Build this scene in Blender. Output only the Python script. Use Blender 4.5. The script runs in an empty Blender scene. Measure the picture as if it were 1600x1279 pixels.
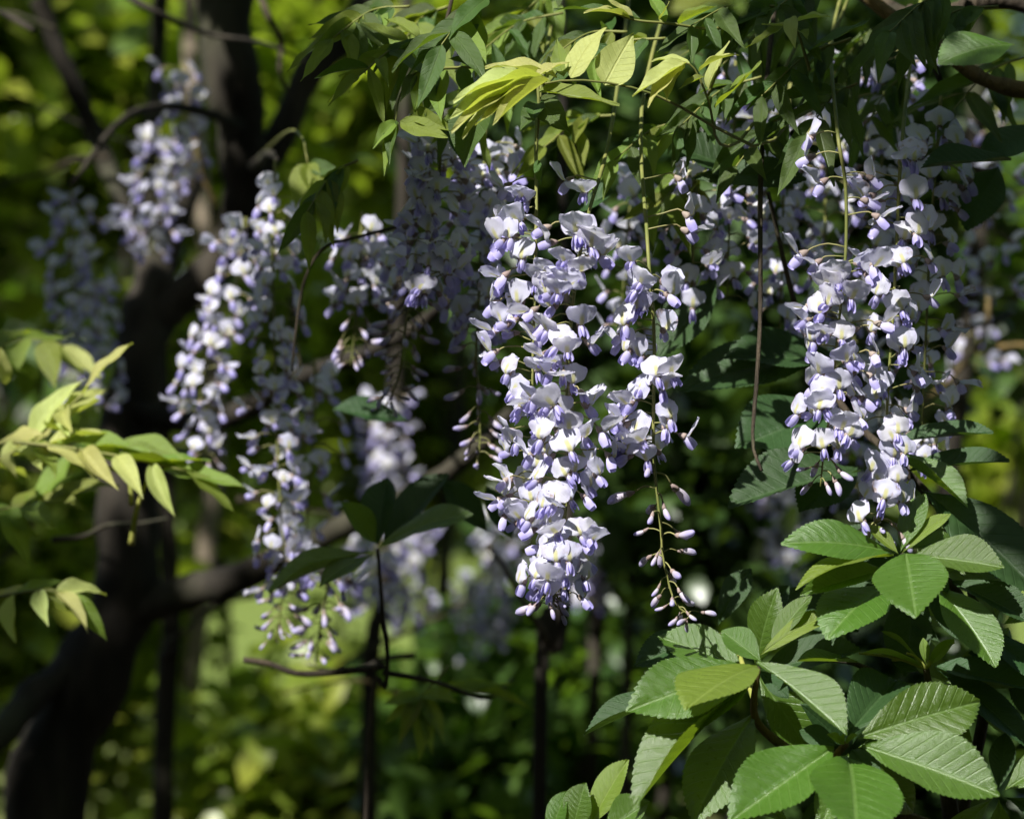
import bpy, math, random
import numpy as np
from mathutils import Vector, Matrix, Quaternion, noise

scene = bpy.context.scene
col = scene.collection
R = math.radians

# ------------------------------------------------------------------ camera
LENS, FOCUS, CAMZ = 85.0, 1.60, 1.60
cam_data = bpy.data.cameras.new('camera')
cam = bpy.data.objects.new('camera', cam_data)
col.objects.link(cam)
cam.location = (0, 0, CAMZ)
cam.rotation_euler = (R(90), 0, 0)
cam_data.lens = LENS
cam_data.sensor_width = 36
cam_data.clip_start = 0.05
cam_data.clip_end = 500
cam_data.dof.use_dof = True
cam_data.dof.focus_distance = FOCUS
cam_data.dof.aperture_fstop = 5.2
scene.camera = cam
SP = 36.0 / LENS / 1600.0          # metres per photo pixel at one metre


def P(x, y, D=FOCUS):
    """photo pixel + distance in front of the camera -> world point"""
    return Vector(((x - 800) * SP * D, D, CAMZ - (y - 639.5) * SP * D))


# ------------------------------------------------------------------ light
SUN = Vector((-0.40, -0.59, 0.70)).normalized()      # towards the sun
world = bpy.data.worlds.new('World')
scene.world = world
world.use_nodes = True
wn = world.node_tree
sky = wn.nodes.new('ShaderNodeTexSky')
sky.sky_type = 'NISHITA'
sky.sun_disc = False
sky.sun_elevation = math.asin(SUN.z)
sky.sun_rotation = math.atan2(SUN.x, SUN.y)
bgn = wn.nodes['Background']
wn.links.new(sky.outputs[0], bgn.inputs[0])
bgn.inputs[1].default_value = 0.072
sl = bpy.data.lights.new('sun', 'SUN')
sl.energy = 5.0
sl.angle = R(0.53)
sl.color = (1.0, 0.97, 0.92)
so = bpy.data.objects.new('sun', sl)
col.objects.link(so)
so.rotation_euler = (-SUN).to_track_quat('-Z', 'Y').to_euler()
so.location = SUN * 30

vs = scene.view_settings
vs.view_transform = 'Standard'
vs.look = 'None'
vs.exposure = 0.92
vs.gamma = 1.0
vs.use_curve_mapping = False
cy = scene.cycles
cy.use_denoising = True
cy.max_bounces = 7
cy.diffuse_bounces = 4
cy.glossy_bounces = 2
cy.transmission_bounces = 5
cy.sample_clamp_indirect = 4.0
cy.use_adaptive_sampling = False

# ------------------------------------------------------------------ helpers


def tag(o, label=None, cat=None, group=None, kind=None):
    if label: o['label'] = label
    if cat: o['category'] = cat
    if group: o['group'] = group
    if kind: o['kind'] = kind
    return o


def link(name, data, parent=None, mw=None):
    o = bpy.data.objects.new(name, data)
    col.objects.link(o)
    if parent is not None:
        o.parent = parent
    if mw is not None:
        o.matrix_local = mw
    return o


def empty(name, loc):
    o = link(name, None)
    o.empty_display_size = 0.02
    o.location = loc
    return o


def mesh(name, verts, faces, mats, uv=None, mi=None, smooth=True):
    me = bpy.data.meshes.new(name)
    me.from_pydata([tuple(v) for v in verts], [], faces)
    for m in mats:
        me.materials.append(m)
    if uv is not None:
        lay = me.uv_layers.new(name='UVMap')
        vi = np.empty(len(me.loops), dtype=np.int32)
        me.loops.foreach_get('vertex_index', vi)
        lay.data.foreach_set('uv', np.asarray(uv, dtype=np.float32)[vi].ravel())
    if mi is not None:
        me.polygons.foreach_set('material_index', np.asarray(mi, dtype=np.int32))
    if smooth:
        me.polygons.foreach_set('use_smooth', np.ones(len(me.polygons), dtype=bool))
    me.update()
    return me


def tube_geo(pts, rad, sides=8, wob=0.0, seed=0, cap=True):
    """tapered tube round a polyline -> verts, faces, uv"""
    pts = [Vector(p) for p in pts]
    n = len(pts)
    V, F, UV = [], [], []
    up = Vector((0, 0, 1))
    t0 = (pts[1] - pts[0]).normalized()
    nx = t0.cross(up if abs(t0.z) < 0.9 else Vector((1, 0, 0))).normalized()
    L = 0
    for i in range(n):
        t = (pts[min(i + 1, n - 1)] - pts[max(i - 1, 0)]).normalized()
        nx = (nx - t * nx.dot(t)).normalized()
        ny = t.cross(nx)
        if i: L += (pts[i] - pts[i - 1]).length
        for k in range(sides):
            a = 2 * math.pi * k / sides
            r = rad[i]
            if wob:
                q = pts[i] + nx * math.cos(a) * r * 2 + ny * math.sin(a) * r * 2
                r *= 1 + wob * noise.noise(q * (0.35 / max(rad[i], 1e-4)) + Vector((seed, 0, 0)))
            V.append(pts[i] + (nx * math.cos(a) + ny * math.sin(a)) * r)
            UV.append((k / sides, L))
    for i in range(n - 1):
        for k in range(sides):
            a, b = i * sides + k, i * sides + (k + 1) % sides
            F.append((a, b, b + sides, a + sides))
    if cap:
        F.append(tuple(range(sides - 1, -1, -1)))
        F.append(tuple(range((n - 1) * sides, n * sides)))
    return V, F, UV


def spline(pts, n):
    """Catmull-Rom through pts, n samples; pts may be vectors of any size"""
    A = [np.array(p, dtype=float) for p in pts]
    A = [2 * A[0] - A[1]] + A + [2 * A[-1] - A[-2]]
    m = len(A) - 3
    out = []
    for i in range(n):
        s = i / (n - 1) * m
        k = min(int(s), m - 1)
        t = s - k
        a, b, c, d = A[k:k + 4]
        out.append(0.5 * ((2 * b) + (c - a) * t + (2 * a - 5 * b + 4 * c - d) * t * t + (3 * b - a - 3 * c + d) * t ** 3))
    return out


def leaf_matrix(base, tip, nrm, wid=1.0):
    """local +Y runs base->tip, +Z near nrm; scaled to the leaf length"""
    y = tip - base
    L = y.length
    y = y / L
    z = nrm - y * nrm.dot(y)
    if z.length < 1e-4:
        z = y.orthogonal()
    z.normalize()
    x = y.cross(z)
    M = Matrix((x * L * wid, y * L, z * L)).transposed().to_4x4()
    M.translation = base
    return M


def rnd_unit(rng):
    while True:
        v = Vector((rng.uniform(-1, 1), rng.uniform(-1, 1), rng.uniform(-1, 1)))
        if 0.05 < v.length < 1:
            return v.normalized()


# ------------------------------------------------------------------ materials
class NT:
    def __init__(self, name):
        self.m = bpy.data.materials.new(name)
        self.m.use_nodes = True
        self.t = self.m.node_tree
        self.t.nodes.clear()
        self.out = self.n('ShaderNodeOutputMaterial')

    def n(self, kind, **kw):
        x = self.t.nodes.new(kind)
        for k, v in kw.items():
            setattr(x, k, v)
        return x

    def set(self, sock, v):
        if isinstance(v, bpy.types.NodeSocket):
            self.t.links.new(v, sock)
        elif isinstance(v, (tuple, list)) and len(v) == 3 and sock.type == 'RGBA':
            sock.default_value = (*v, 1)
        else:
            sock.default_value = v

    def math(self, op, a, b=0.0, c=None, clamp=False):
        x = self.n('ShaderNodeMath', operation=op, use_clamp=clamp)
        self.set(x.inputs[0], a)
        self.set(x.inputs[1], b)
        if c is not None: self.set(x.inputs[2], c)
        return x.outputs[0]

    def mix(self, f, a, b, blend='MIX'):
        x = self.n('ShaderNodeMix', data_type='RGBA', blend_type=blend)
        self.set(x.inputs[0], f)
        self.set(x.inputs[6], a)
        self.set(x.inputs[7], b)
        return x.outputs[2]

    def ramp(self, f, stops):
        x = self.n('ShaderNodeMapRange', interpolation_type='SMOOTHSTEP')
        self.set(x.inputs[0], f)
        for i, s in enumerate(stops): self.set(x.inputs[i + 1], s)
        return x.outputs[0]

    def noise(self, scale, detail=3.0, vec=None, rough=0.55):
        x = self.n('ShaderNodeTexNoise')
        x.inputs['Scale'].default_value = scale
        x.inputs['Detail'].default_value = detail
        x.inputs['Roughness'].default_value = rough
        if vec is not None: self.t.links.new(vec, x.inputs['Vector'])
        return x.outputs['Fac']

    def coord(self, which='Object'):
        return self.n('ShaderNodeTexCoord').outputs[which]

    def uv(self):
        s = self.n('ShaderNodeSeparateXYZ')
        self.t.links.new(self.coord('UV'), s.inputs[0])
        return s.outputs[0], s.outputs[1]

    def rand(self):
        return self.n('ShaderNodeObjectInfo').outputs['Random']

    def island(self):
        return self.n('ShaderNodeNewGeometry').outputs['Random Per Island']

    def hsv(self, c, h=0.5, s=1.0, v=1.0):
        x = self.n('ShaderNodeHueSaturation')
        self.set(x.inputs['Hue'], h); self.set(x.inputs['Saturation'], s)
        self.set(x.inputs['Value'], v); self.set(x.inputs['Color'], c)
        return x.outputs[0]

    def bump(self, h, strength, dist):
        x = self.n('ShaderNodeBump')
        x.inputs['Strength'].default_value = strength
        x.inputs['Distance'].default_value = dist
        self.t.links.new(h, x.inputs['Height'])
        return x.outputs[0]

    def surf(self, colour, rough=0.5, spec=0.5, trans=None, tf=0.0, normal=None, sheen=0.0):
        p = self.n('ShaderNodeBsdfPrincipled')
        self.set(p.inputs['Base Color'], colour)
        self.set(p.inputs['Roughness'], rough)
        self.set(p.inputs['Specular IOR Level'], spec)
        if sheen: p.inputs['Sheen Weight'].default_value = sheen
        if normal is not None: self.t.links.new(normal, p.inputs['Normal'])
        last = p.outputs[0]
        if trans is not None:
            tr = self.n('ShaderNodeBsdfTranslucent')
            self.set(tr.inputs['Color'], trans)
            if normal is not None: self.t.links.new(normal, tr.inputs['Normal'])
            mx = self.n('ShaderNodeMixShader')
            self.set(mx.inputs[0], tf)
            self.t.links.new(last, mx.inputs[1])
            self.t.links.new(tr.outputs[0], mx.inputs[2])
            last = mx.outputs[0]
        self.t.links.new(last, self.out.inputs[0])
        return self.m


def mat_standard():
    t = NT('standard_petal')
    u, v = t.uv()
    au = t.math('ABSOLUTE', t.math('SUBTRACT', u, 0.5))
    r = t.rand()
    pale = t.mix(r, (0.82, 0.81, 0.88), (0.69, 0.70, 0.88))
    edge = t.mix(t.ramp(t.math('ADD', au, t.math('MULTIPLY', v, 0.30)), (0.38, 0.78, 0, 0.6)), pale, (0.55, 0.51, 0.84))
    # veins
    w = t.n('ShaderNodeTexWave', wave_type='BANDS', bands_direction='X')
    w.inputs['Scale'].default_value = 9.0
    w.inputs['Distortion'].default_value = 3.0
    w.inputs['Detail'].default_value = 2.0
    t.t.links.new(t.coord('UV'), w.inputs['Vector'])
    vein = t.mix(t.math('MULTIPLY', w.outputs['Fac'], 0.16), edge, (0.58, 0.56, 0.72))
    blotch = t.math('MULTIPLY', t.ramp(au, (0.03, 0.12, 1, 0)), t.ramp(v, (0.36, 0.66, 1, 0)))
    c = t.mix(t.math('MULTIPLY', blotch, 0.75), vein, (0.66, 0.64, 0.16))
    old = t.math('MULTIPLY', t.ramp(t.rand(), (0.86, 0.97, 0, 1)), t.ramp(t.math('ADD', t.noise(260, 3, t.coord()), t.math('MULTIPLY', au, 0.5)), (0.62, 0.85, 0, 0.8)))
    c = t.mix(old, c, (0.38, 0.28, 0.20))
    nrm = t.bump(t.math('ADD', w.outputs['Fac'], t.noise(420, 3, t.coord())), 0.4, 0.0008)
    return t.surf(c, 0.6, 0.18, c, 0.46, nrm, 0.15)


def mat_keel():
    t = NT('keel_petal')
    u, v = t.uv()
    r = t.rand()
    tip = t.mix(r, (0.54, 0.50, 0.83), (0.37, 0.33, 0.73))
    c = t.mix(t.ramp(v, (0.10, 0.75, 0, 1)), (0.66, 0.63, 0.82), tip)
    n = t.noise(500, 2, t.coord())
    c = t.mix(t.math('MULTIPLY', n, 0.25), c, (0.6, 0.57, 0.85))
    return t.surf(c, 0.55, 0.2, c, 0.40)


def mat_plain(name, a, b, rough=0.6, tf=0.0, spec=0.3, scale=60.0, rnd=True):
    t = NT(name)
    n = t.noise(scale, 3, t.coord())
    c = t.mix(t.ramp(n, (0.3, 0.7, 0, 1)), a, b)
    if rnd:
        c = t.hsv(c, 0.5, 1.0, t.math('ADD', t.math('MULTIPLY', t.rand(), 0.3), 0.85))
    return t.surf(c, rough, spec, c if tf else None, tf)


def mat_bud():
    t = NT('bud_petal')
    u, v = t.uv()
    a = t.mix(t.rand(), (0.50, 0.47, 0.70), (0.38, 0.34, 0.64))
    c = t.mix(t.ramp(v, (0.25, 0.9, 0, 1)), (0.60, 0.54, 0.62), a)
    return t.surf(c, 0.5, 0.3, c, 0.35, t.bump(t.noise(600, 3, t.coord()), 0.4, 0.0006), 0.3)


def mat_leaf(name, top, trans, tf, rough=0.4, spec=0.5, vein=(0.3, 0.4, 0.1), vs_=0.5, nveins=9.0, var=0.35, hue=0.03):
    """colour from UV: midrib and side veins paler; random tint for each leaf"""
    t = NT(name)
    u, v = t.uv()
    au = t.math('ABSOLUTE', t.math('SUBTRACT', u, 0.5))
    mid = t.ramp(au, (0.008, 0.035, 1, 0))
    ph = t.math('FRACT', t.math('MULTIPLY', t.math('SUBTRACT', v, t.math('MULTIPLY', au, 0.45)), nveins))
    side = t.ramp(t.math('ABSOLUTE', t.math('SUBTRACT', ph, 0.5)), (0.40, 0.5, 0, 0.55))
    vf = t.math('MAXIMUM', mid, side)
    r = t.rand()
    n = t.noise(26, 4, t.coord())
    base = t.hsv(top, t.math('ADD', t.math('MULTIPLY', r, 2 * hue), 0.5 - hue), 1.0,
                 t.math('ADD', t.math('MULTIPLY', r, var), t.math('ADD', 1 - var / 2, t.math('MULTIPLY', t.math('SUBTRACT', n, 0.5), 0.5))))
    c = t.mix(t.math('MULTIPLY', vf, vs_), base, vein)
    tc = t.mix(t.math('MULTIPLY', vf, vs_ * 0.4), t.hsv(trans, 0.5, 1.0, t.math('ADD', t.math('MULTIPLY', r, var), 1 - var / 2)), vein)
    fine = t.noise(220, 3, t.coord())
    spot = t.math('MULTIPLY', t.ramp(t.noise(9, 5, t.n('ShaderNodeNewGeometry').outputs['Position'], 0.75), (0.68, 0.74, 0, 1)), 0.6)
    c = t.mix(spot, c, (0.16, 0.13, 0.05))
    nrm = t.bump(t.math('ADD', t.math('MULTIPLY', vf, -0.6), t.math('MULTIPLY', fine, 0.5)), 0.5, 0.0016)
    rg = t.math('ADD', t.math('MULTIPLY', n, 0.25), rough - 0.12)
    return t.surf(c, rg, spec, tc, tf, nrm)


def mat_cloud(name, a, b, trans, tf, rough=0.36, spec=0.55):
    """for foliage joined into a crown: random tint for each leaf of the mesh"""
    t = NT(name)
    r = t.island()
    c = t.mix(r, a, b)
    tc = t.hsv(trans, 0.5, 1.0, t.math('ADD', t.math('MULTIPLY', r, 0.6), 0.6))
    return t.surf(c, rough, spec, tc, tf)


def mat_bark(name, a, b, scale=14.0):
    t = NT(name)
    co = t.coord()
    mp = t.n('ShaderNodeMapping')
    mp.inputs['Scale'].default_value = (1, 1, 0.22)
    t.t.links.new(co, mp.inputs['Vector'])
    n1 = t.noise(scale, 6, mp.outputs[0], 0.65)
    n2 = t.noise(scale * 0.3, 3, co)
    c = t.mix(t.ramp(n1, (0.35, 0.7, 0, 1)), a, b)
    c = t.mix(t.math('MULTIPLY', t.ramp(n2, (0.5, 0.7, 0, 1)), 0.5), c, (0.075, 0.085, 0.045))
    return t.surf(c, 0.85, 0.2, None, 0, t.bump(n1, 0.8, 0.012))


M_STD, M_KEEL, M_BUD = mat_standard(), mat_keel(), mat_bud()
M_PED = mat_plain('flower_stalk', (0.20, 0.22, 0.07), (0.26, 0.22, 0.10), 0.6, 0.1)
M_CAL = mat_plain('calyx', (0.22, 0.15, 0.15), (0.32, 0.26, 0.22), 0.7, 0.1)
M_RACH = mat_plain('rachis', (0.11, 0.13, 0.03), (0.19, 0.19, 0.055), 0.6, 0.0)
M_YELLOW = mat_leaf('young_yellow_leaf', (0.48, 0.52, 0.17), (0.54, 0.62, 0.07), 0.42, 0.42, 0.5, (0.42, 0.42, 0.10), 0.35, 8)
M_LIME = mat_leaf('young_green_leaf', (0.17, 0.23, 0.035), (0.34, 0.44, 0.02), 0.42, 0.4, 0.45, (0.25, 0.33, 0.08), 0.35, 8)
M_GREEN = mat_leaf('wisteria_green_leaf', (0.060, 0.105, 0.022), (0.16, 0.26, 0.015), 0.38, 0.38, 0.45, (0.12, 0.18, 0.05), 0.4, 8)
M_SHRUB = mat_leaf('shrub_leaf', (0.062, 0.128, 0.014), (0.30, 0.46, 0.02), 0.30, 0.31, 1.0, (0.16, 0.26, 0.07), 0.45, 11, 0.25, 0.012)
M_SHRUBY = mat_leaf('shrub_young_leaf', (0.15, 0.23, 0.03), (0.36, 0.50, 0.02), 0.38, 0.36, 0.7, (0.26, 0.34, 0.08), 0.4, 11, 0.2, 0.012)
M_SHRUBD = mat_leaf('shrub_dark_leaf', (0.032, 0.072, 0.022), (0.07, 0.14, 0.01), 0.25, 0.4, 0.45, (0.06, 0.11, 0.04), 0.4, 11, 0.25, 0.012)  # darker green than the other leaves of the shrub
M_TWIG = mat_bark('twig_bark', (0.030, 0.024, 0.017), (0.075, 0.058, 0.038), 60)
M_GOLD = mat_bark('ochre_twig_bark', (0.16, 0.11, 0.04), (0.10, 0.075, 0.035), 70)
M_BARK = mat_bark('wisteria_bark', (0.014, 0.012, 0.009), (0.050, 0.042, 0.031), 14)
M_TAN = mat_bark('tan_bark', (0.18, 0.14, 0.10), (0.30, 0.25, 0.18), 10)
M_PETIOLE = mat_plain('petiole', (0.25, 0.28, 0.06), (0.32, 0.30, 0.08), 0.5, 0.15)
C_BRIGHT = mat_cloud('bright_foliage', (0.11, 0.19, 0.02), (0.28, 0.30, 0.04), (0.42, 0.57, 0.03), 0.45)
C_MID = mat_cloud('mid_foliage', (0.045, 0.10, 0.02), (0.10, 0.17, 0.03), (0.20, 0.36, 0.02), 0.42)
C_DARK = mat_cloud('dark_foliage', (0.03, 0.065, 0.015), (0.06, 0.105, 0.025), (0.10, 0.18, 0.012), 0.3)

# ------------------------------------------------------------------ ground
def ground():
    n = 90
    xs = np.linspace(-1, 1, n)
    V, F = [], []
    for j in range(n):
        for i in range(n):
            x = math.copysign(abs(xs[i]) ** 2.2, xs[i]) * 220
            y = 20 + math.copysign(abs(xs[j]) ** 2.2, xs[j]) * 240
            h = 0.10 * noise.noise(Vector((x * 0.35, y * 0.35, 0))) + 0.6 * noise.noise(Vector((x * 0.03, y * 0.03, 3)))
            V.append((x, y, h * min(1, abs(y) / 12)))
    for j in range(n - 1):
        for i in range(n - 1):
            a = j * n + i
            F.append((a, a + 1, a + n + 1, a + n))
    t = NT('woodland_ground')
    co = t.coord()
    n1 = t.noise(0.45, 5, co)
    n2 = t.noise(9, 6, co, 0.7)
    litter = t.mix(n2, (0.06, 0.045, 0.03), (0.17, 0.13, 0.08))
    grass = t.mix(n2, (0.09, 0.14, 0.03), (0.20, 0.24, 0.06))
    s = t.n('ShaderNodeSeparateXYZ')
    t.t.links.new(co, s.inputs[0])
    far = t.ramp(t.math('ADD', s.outputs[1], t.math('MULTIPLY', n1, 6)), (9, 14, 0, 1))
    c = t.mix(far, litter, grass)
    t.surf(c, 0.95, 0.1, None, 0, t.bump(n2, 0.8, 0.05))
    o = link('ground', mesh('ground', V, F, [t.m]))
    tag(o, 'leaf litter running into a sunlit lawn', 'ground', kind='structure')


ground()

# ------------------------------------------------------------------ leaf clouds (crowns far out of focus, and the canopy overhead)
LEAF8 = np.array([[0, 0, 0], [0.30, 0.30, 0.06], [-0.30, 0.30, 0.06], [0, 0.33, 0.0], [0.27, 0.66, 0.03], [-0.27, 0.66, 0.03], [0, 0.68, -0.03], [0, 1.0, -0.16]])
FACE8 = [(0, 1, 3), (0, 3, 2), (1, 4, 6, 3), (3, 6, 5, 2), (4, 7, 6), (6, 7, 5)]


def leaf_cloud(name, pos, size, mat, seed, narrow=1.0, up=1.0, droop=0.25):
    rs = np.random.RandomState(seed)
    n = len(pos)
    pos = np.asarray(pos)
    nz = rs.normal(0, 0.55, (n, 3)); nz[:, 2] += up
    nz /= np.linalg.norm(nz, axis=1)[:, None]
    d = rs.normal(0, 1, (n, 3)); d[:, 2] -= droop
    y = d - nz * (d * nz).sum(1)[:, None]
    y /= np.linalg.norm(y, axis=1)[:, None] + 1e-9
    x = np.cross(y, nz)
    s = size * rs.uniform(0.6, 1.25, n)
    L = LEAF8
    V = (pos[:, None, :] + (x[:, None, :] * (L[None, :, 0:1] * narrow) + y[:, None, :] * (L[None, :, 1:2] - 0.5) + nz[:, None, :] * L[None, :, 2:3]) * s[:, None, None]).reshape(-1, 3)
    F = []
    for k in range(n):
        b = k * 8
        for f in FACE8:
            F.append(tuple(i + b for i in f))
    return mesh(name, V, F, [mat])


def clumpy(rs, c, r, n, clump=14, cr=0.22):
    """points in an ellipsoid gathered in clumps, more of them near the skin"""
    cc = rs.normal(0, 1, (clump, 3))
    cc = cc / np.linalg.norm(cc, axis=1)[:, None] * (rs.uniform(0, 1, (clump, 1)) ** 0.5)
    k = rs.randint(0, clump, n)
    p = cc[k] * 0.85 + rs.normal(0, cr, (n, 3))
    return np.asarray(c) + p * np.asarray(r)


# ------------------------------------------------------------------ flowers of the wisteria
def pod(base, axis, side, length, rw, rh, rings=7, sides=8, bend=0.0, bud=False):
    """boat shaped closed petal group -> verts, faces, uv"""
    up = side.cross(axis).normalized()
    V, F, UV = [], [], []
    for i in range(rings):
        v = i / (rings - 1)
        prof = math.sin(math.pi * min(1, (0.10 + 0.86 * v)) ** 0.9) ** 0.75
        if bud: prof = 1.9 * (0.05 + v) ** 0.75 * (1.02 - v) ** 0.5
        prof = max(prof, 0.12)
        c = base + axis * (length * v) + up * (bend * length * v * v)
        for k in range(sides):
            a = 2 * math.pi * k / sides
            ca, sa = math.cos(a), math.sin(a)
            yy = ca * rw * prof
            zz = sa * rh * prof
            if sa > 0.5: zz *= 0.62          # groove between the wings
            V.append(c + side * yy + up * zz)
            UV.append((k / sides, v))
    for i in range(rings - 1):
        for k in range(sides):
            a, b = i * sides + k, i * sides + (k + 1) % sides
            F.append((a, b, b + sides, a + sides))
    F.append(tuple(range(sides - 1, -1, -1)))
    F.append(tuple(range((rings - 1) * sides, rings * sides)))
    return V, F, UV


def wing(base, axis, side, sgn, length, h, openang):
    """one thin wing petal lying along the keel"""
    up = side.cross(axis).normalized()
    V, F, UV = [], [], []
    nu, nv = 5, 5
    for j in range(nv):
        v = j / (nv - 1)
        wv = (0.25 + 0.75 * math.sin(math.pi * (0.12 + 0.64 * v))) * h
        for i in range(nu):
            u = i / (nu - 1)
            a = -0.9 + 2.0 * u
            out = math.cos(a) * 0.42 * wv + openang * v * length
            V.append(base + axis * (length * v * (1 - 0.12 * (u - 0.5) ** 2)) + side * sgn * out + up * (math.sin(a) * 0.62 * wv))
            UV.append((u, v))
    for j in range(nv - 1):
        for i in range(nu - 1):
            a = j * nu + i
            q = (a, a + 1, a + nu + 1, a + nu)
            F.append(q if sgn > 0 else q[::-1])
    return V, F, UV


def standard(base, E, K, W, L, fold, reflex, rng, nu=9, nv=9):
    """banner petal: leaves along the keel, then turns up to elevation E (radians from outward)"""
    V, F, UV = [], [], []
    p = Vector(base)
    ph0 = -K * 0.2
    wav = rng.uniform(0, 6.28)
    crum = rng.choice((.6, 1.0, 1.6, 2.6))
    for j in range(nv):
        v = j / (nv - 1)
        s = min(1, v / 0.30); s = s * s * (3 - 2 * s)
        phi = ph0 + (E - ph0) * s + reflex * max(0, v - 0.3) ** 1.5
        d = Vector((math.cos(phi), 0, math.sin(phi)))
        nrm = Vector((math.sin(phi), 0, -math.cos(phi)))      # front face
        if j: p = p + d * (L * (1.30 if v < 0.2 else 1.0) / (nv - 1))
        e = (v - 0.56) / 0.46
        w = W * 0.5 * math.sqrt(max(0.0, 1 - abs(e) ** 2.3)) if e > -1 else 0
        w = max(w, W * (0.08 if v < 0.2 else 0.10))
        for i in range(nu):
            u = -1 + 2 * i / (nu - 1)
            off = -fold * abs(u) ** 1.6 * w - 0.03 * W * math.sin(u * 5 + wav + v * 3) * abs(u)
            if v < 0.35: off += 0.10 * W * (1 - abs(u)) * (1 - v / 0.35) * 0.5
            off += 0.0011 * crum * noise.noise(Vector((u * 2.1 + wav, v * 3.0, wav * 3))) * (.3 + abs(u))
            q = p + Vector((0, u * w * (1 + .06 * noise.noise(Vector((wav, u * 3, v * 4)))), 0)) + nrm * off
            if v > 0.8: q = q - d * ((1 - abs(u)) ** 2 * 0.05 * L * (v - 0.8) / 0.2) - d * (0.16 * L * abs(u) ** 2.2 * (v - 0.8) / 0.2)
            V.append(q)
            UV.append(((u * w / (W * 0.5)) * 0.5 + 0.5, v))
    for j in range(nv - 1):
        for i in range(nu - 1):
            a = j * nu + i
            F.append((a, a + 1, a + nu + 1, a + nu))
    return V, F, UV


def flower_geo(rng, E, K, Lp, size=0.90, lo=False):
    c = Vector((Lp, 0, rng.uniform(-0.15, 0.12) * Lp))
    ped = spline([(0, 0, 0), (Lp * 0.45, rng.uniform(-.1, .1) * Lp, 0.10 * Lp), (Lp * 0.85, 0, c.z + 0.10 * Lp), tuple(c)], 4 if lo else 7)
    g = {}
    n = len(ped)
    g['ped'] = tube_geo(ped, [0.0006 * size] * n, 4 if lo else 6)
    kc = K * 0.6
    a = Vector((math.cos(kc), 0, -math.sin(kc)))
    cl = 0.0048 * size
    g['cal'] = tube_geo([c - a * 0.0008, c + a * cl * 0.25, c + a * cl * 0.7, c + a * cl],
                        [0.0008 * size, 0.0020 * size, 0.0027 * size, 0.0029 * size], 6 if lo else 8)
    b = c + a * cl * 0.8
    ka = Vector((math.cos(K), rng.uniform(-.12, .12), -math.sin(K))).normalized()
    side = Vector((0, 1, 0))
    side = (side - ka * side.dot(ka)).normalized()
    kl = 0.0104 * size * rng.uniform(.92, 1.1)
    g['keel'] = pod(b, ka, side, kl * .95, 0.0018 * size, 0.0027 * size, 5 if lo else 7, 6 if lo else 8, rng.uniform(0.0, 0.15))
    op = rng.uniform(0.02, 0.16)
    g['wings'] = [wing(b, ka, side, s, kl * rng.uniform(1.0, 1.12), 0.0064 * size, op * rng.uniform(.6, 1.3)) for s in (1, -1)]
    W = 0.0224 * size * rng.uniform(.90, 1.08)
    g['std'] = standard(b, E, K, W, 0.0198 * size * rng.uniform(.93, 1.08), rng.uniform(0.04, 0.42), rng.uniform(-0.3, 0.9), rng, 7 if lo else 11, 7 if lo else 12)
    return g


def join(parts):
    V, F, UV, MI = [], [], [], []
    for (v, f, uv), m in parts:
        o = len(V)
        V += list(v); UV += list(uv)
        F += [tuple(i + o for i in q) for q in f]
        MI += [m] * len(f)
    return V, F, UV, MI


rngF = random.Random(5)
FRONT, HOOD, LOWF, LOWH, BUDS = [], [], [], [], []
for k in range(12):
    lp = (0.011, 0.017, 0.023)[k % 3]
    for store, E, K in ((FRONT, R(rngF.uniform(90, 126)), R(rngF.uniform(30, 72))), (HOOD, R(rngF.uniform(5, 58)), R(rngF.uniform(20, 60)))):
        g = flower_geo(rngF, E, K, lp)
        V, F, UV, MI = join([(g['ped'], 0), (g['cal'], 1)])
        stalk = mesh('flower', V, F, [M_PED, M_CAL], UV, MI)
        V, F, UV = g['std']
        std = mesh('standard_petal', V, F, [M_STD], UV)
        V, F, UV = g['keel']
        keel = mesh('keel', V, F, [M_KEEL], UV)
        wings = [mesh('wing_petal', *w[:2], [M_KEEL], w[2]) for w in g['wings']]
        store.append((stalk, std, keel, wings))
        if k < 6:
            g = flower_geo(rngF, E, K, lp, lo=True)
            V, F, UV, MI = join([(g['ped'], 0), (g['cal'], 1), (g['keel'], 2)] + [(w, 2) for w in g['wings']] + [(g['std'], 3)])
            me = mesh('flower', V, F, [M_PED, M_CAL, M_KEEL, M_STD], UV, MI)
            (LOWF if store is FRONT else LOWH).append(me)
for k in range(8):
    lp = rngF.uniform(0.009, 0.021)
    sz = rngF.uniform(0.75, 1.3)
    c = Vector((lp, 0, rngF.uniform(-.25, .1) * lp))
    ped = spline([(0, 0, 0), (lp * 0.5, 0, 0.12 * lp), tuple(c)], 6)
    pg = tube_geo(ped, [0.0006] * 6, 6)
    K = R(rngF.uniform(5, 50))
    a = Vector((math.cos(K), 0, -math.sin(K)))
    cal = tube_geo([c - a * .0008, c + a * .0015, c + a * .0035, c + a * .0046], [.0007, .0014 * sz, .0018 * sz, .0017 * sz], 8)
    pb = pod(c + a * .003, a, Vector((0, 1, 0)), 0.0122 * sz, 0.0025 * sz, 0.0034 * sz, 10, 8, -rngF.uniform(-0.25, .35), True)
    V, F, UV, MI = join([(pg, 0), (cal, 1)])
    BUDS.append((mesh('bud', V, F, [M_PED, M_CAL], UV, MI), mesh('bud_petal', pb[0], pb[1], [M_BUD], pb[2])))


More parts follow.
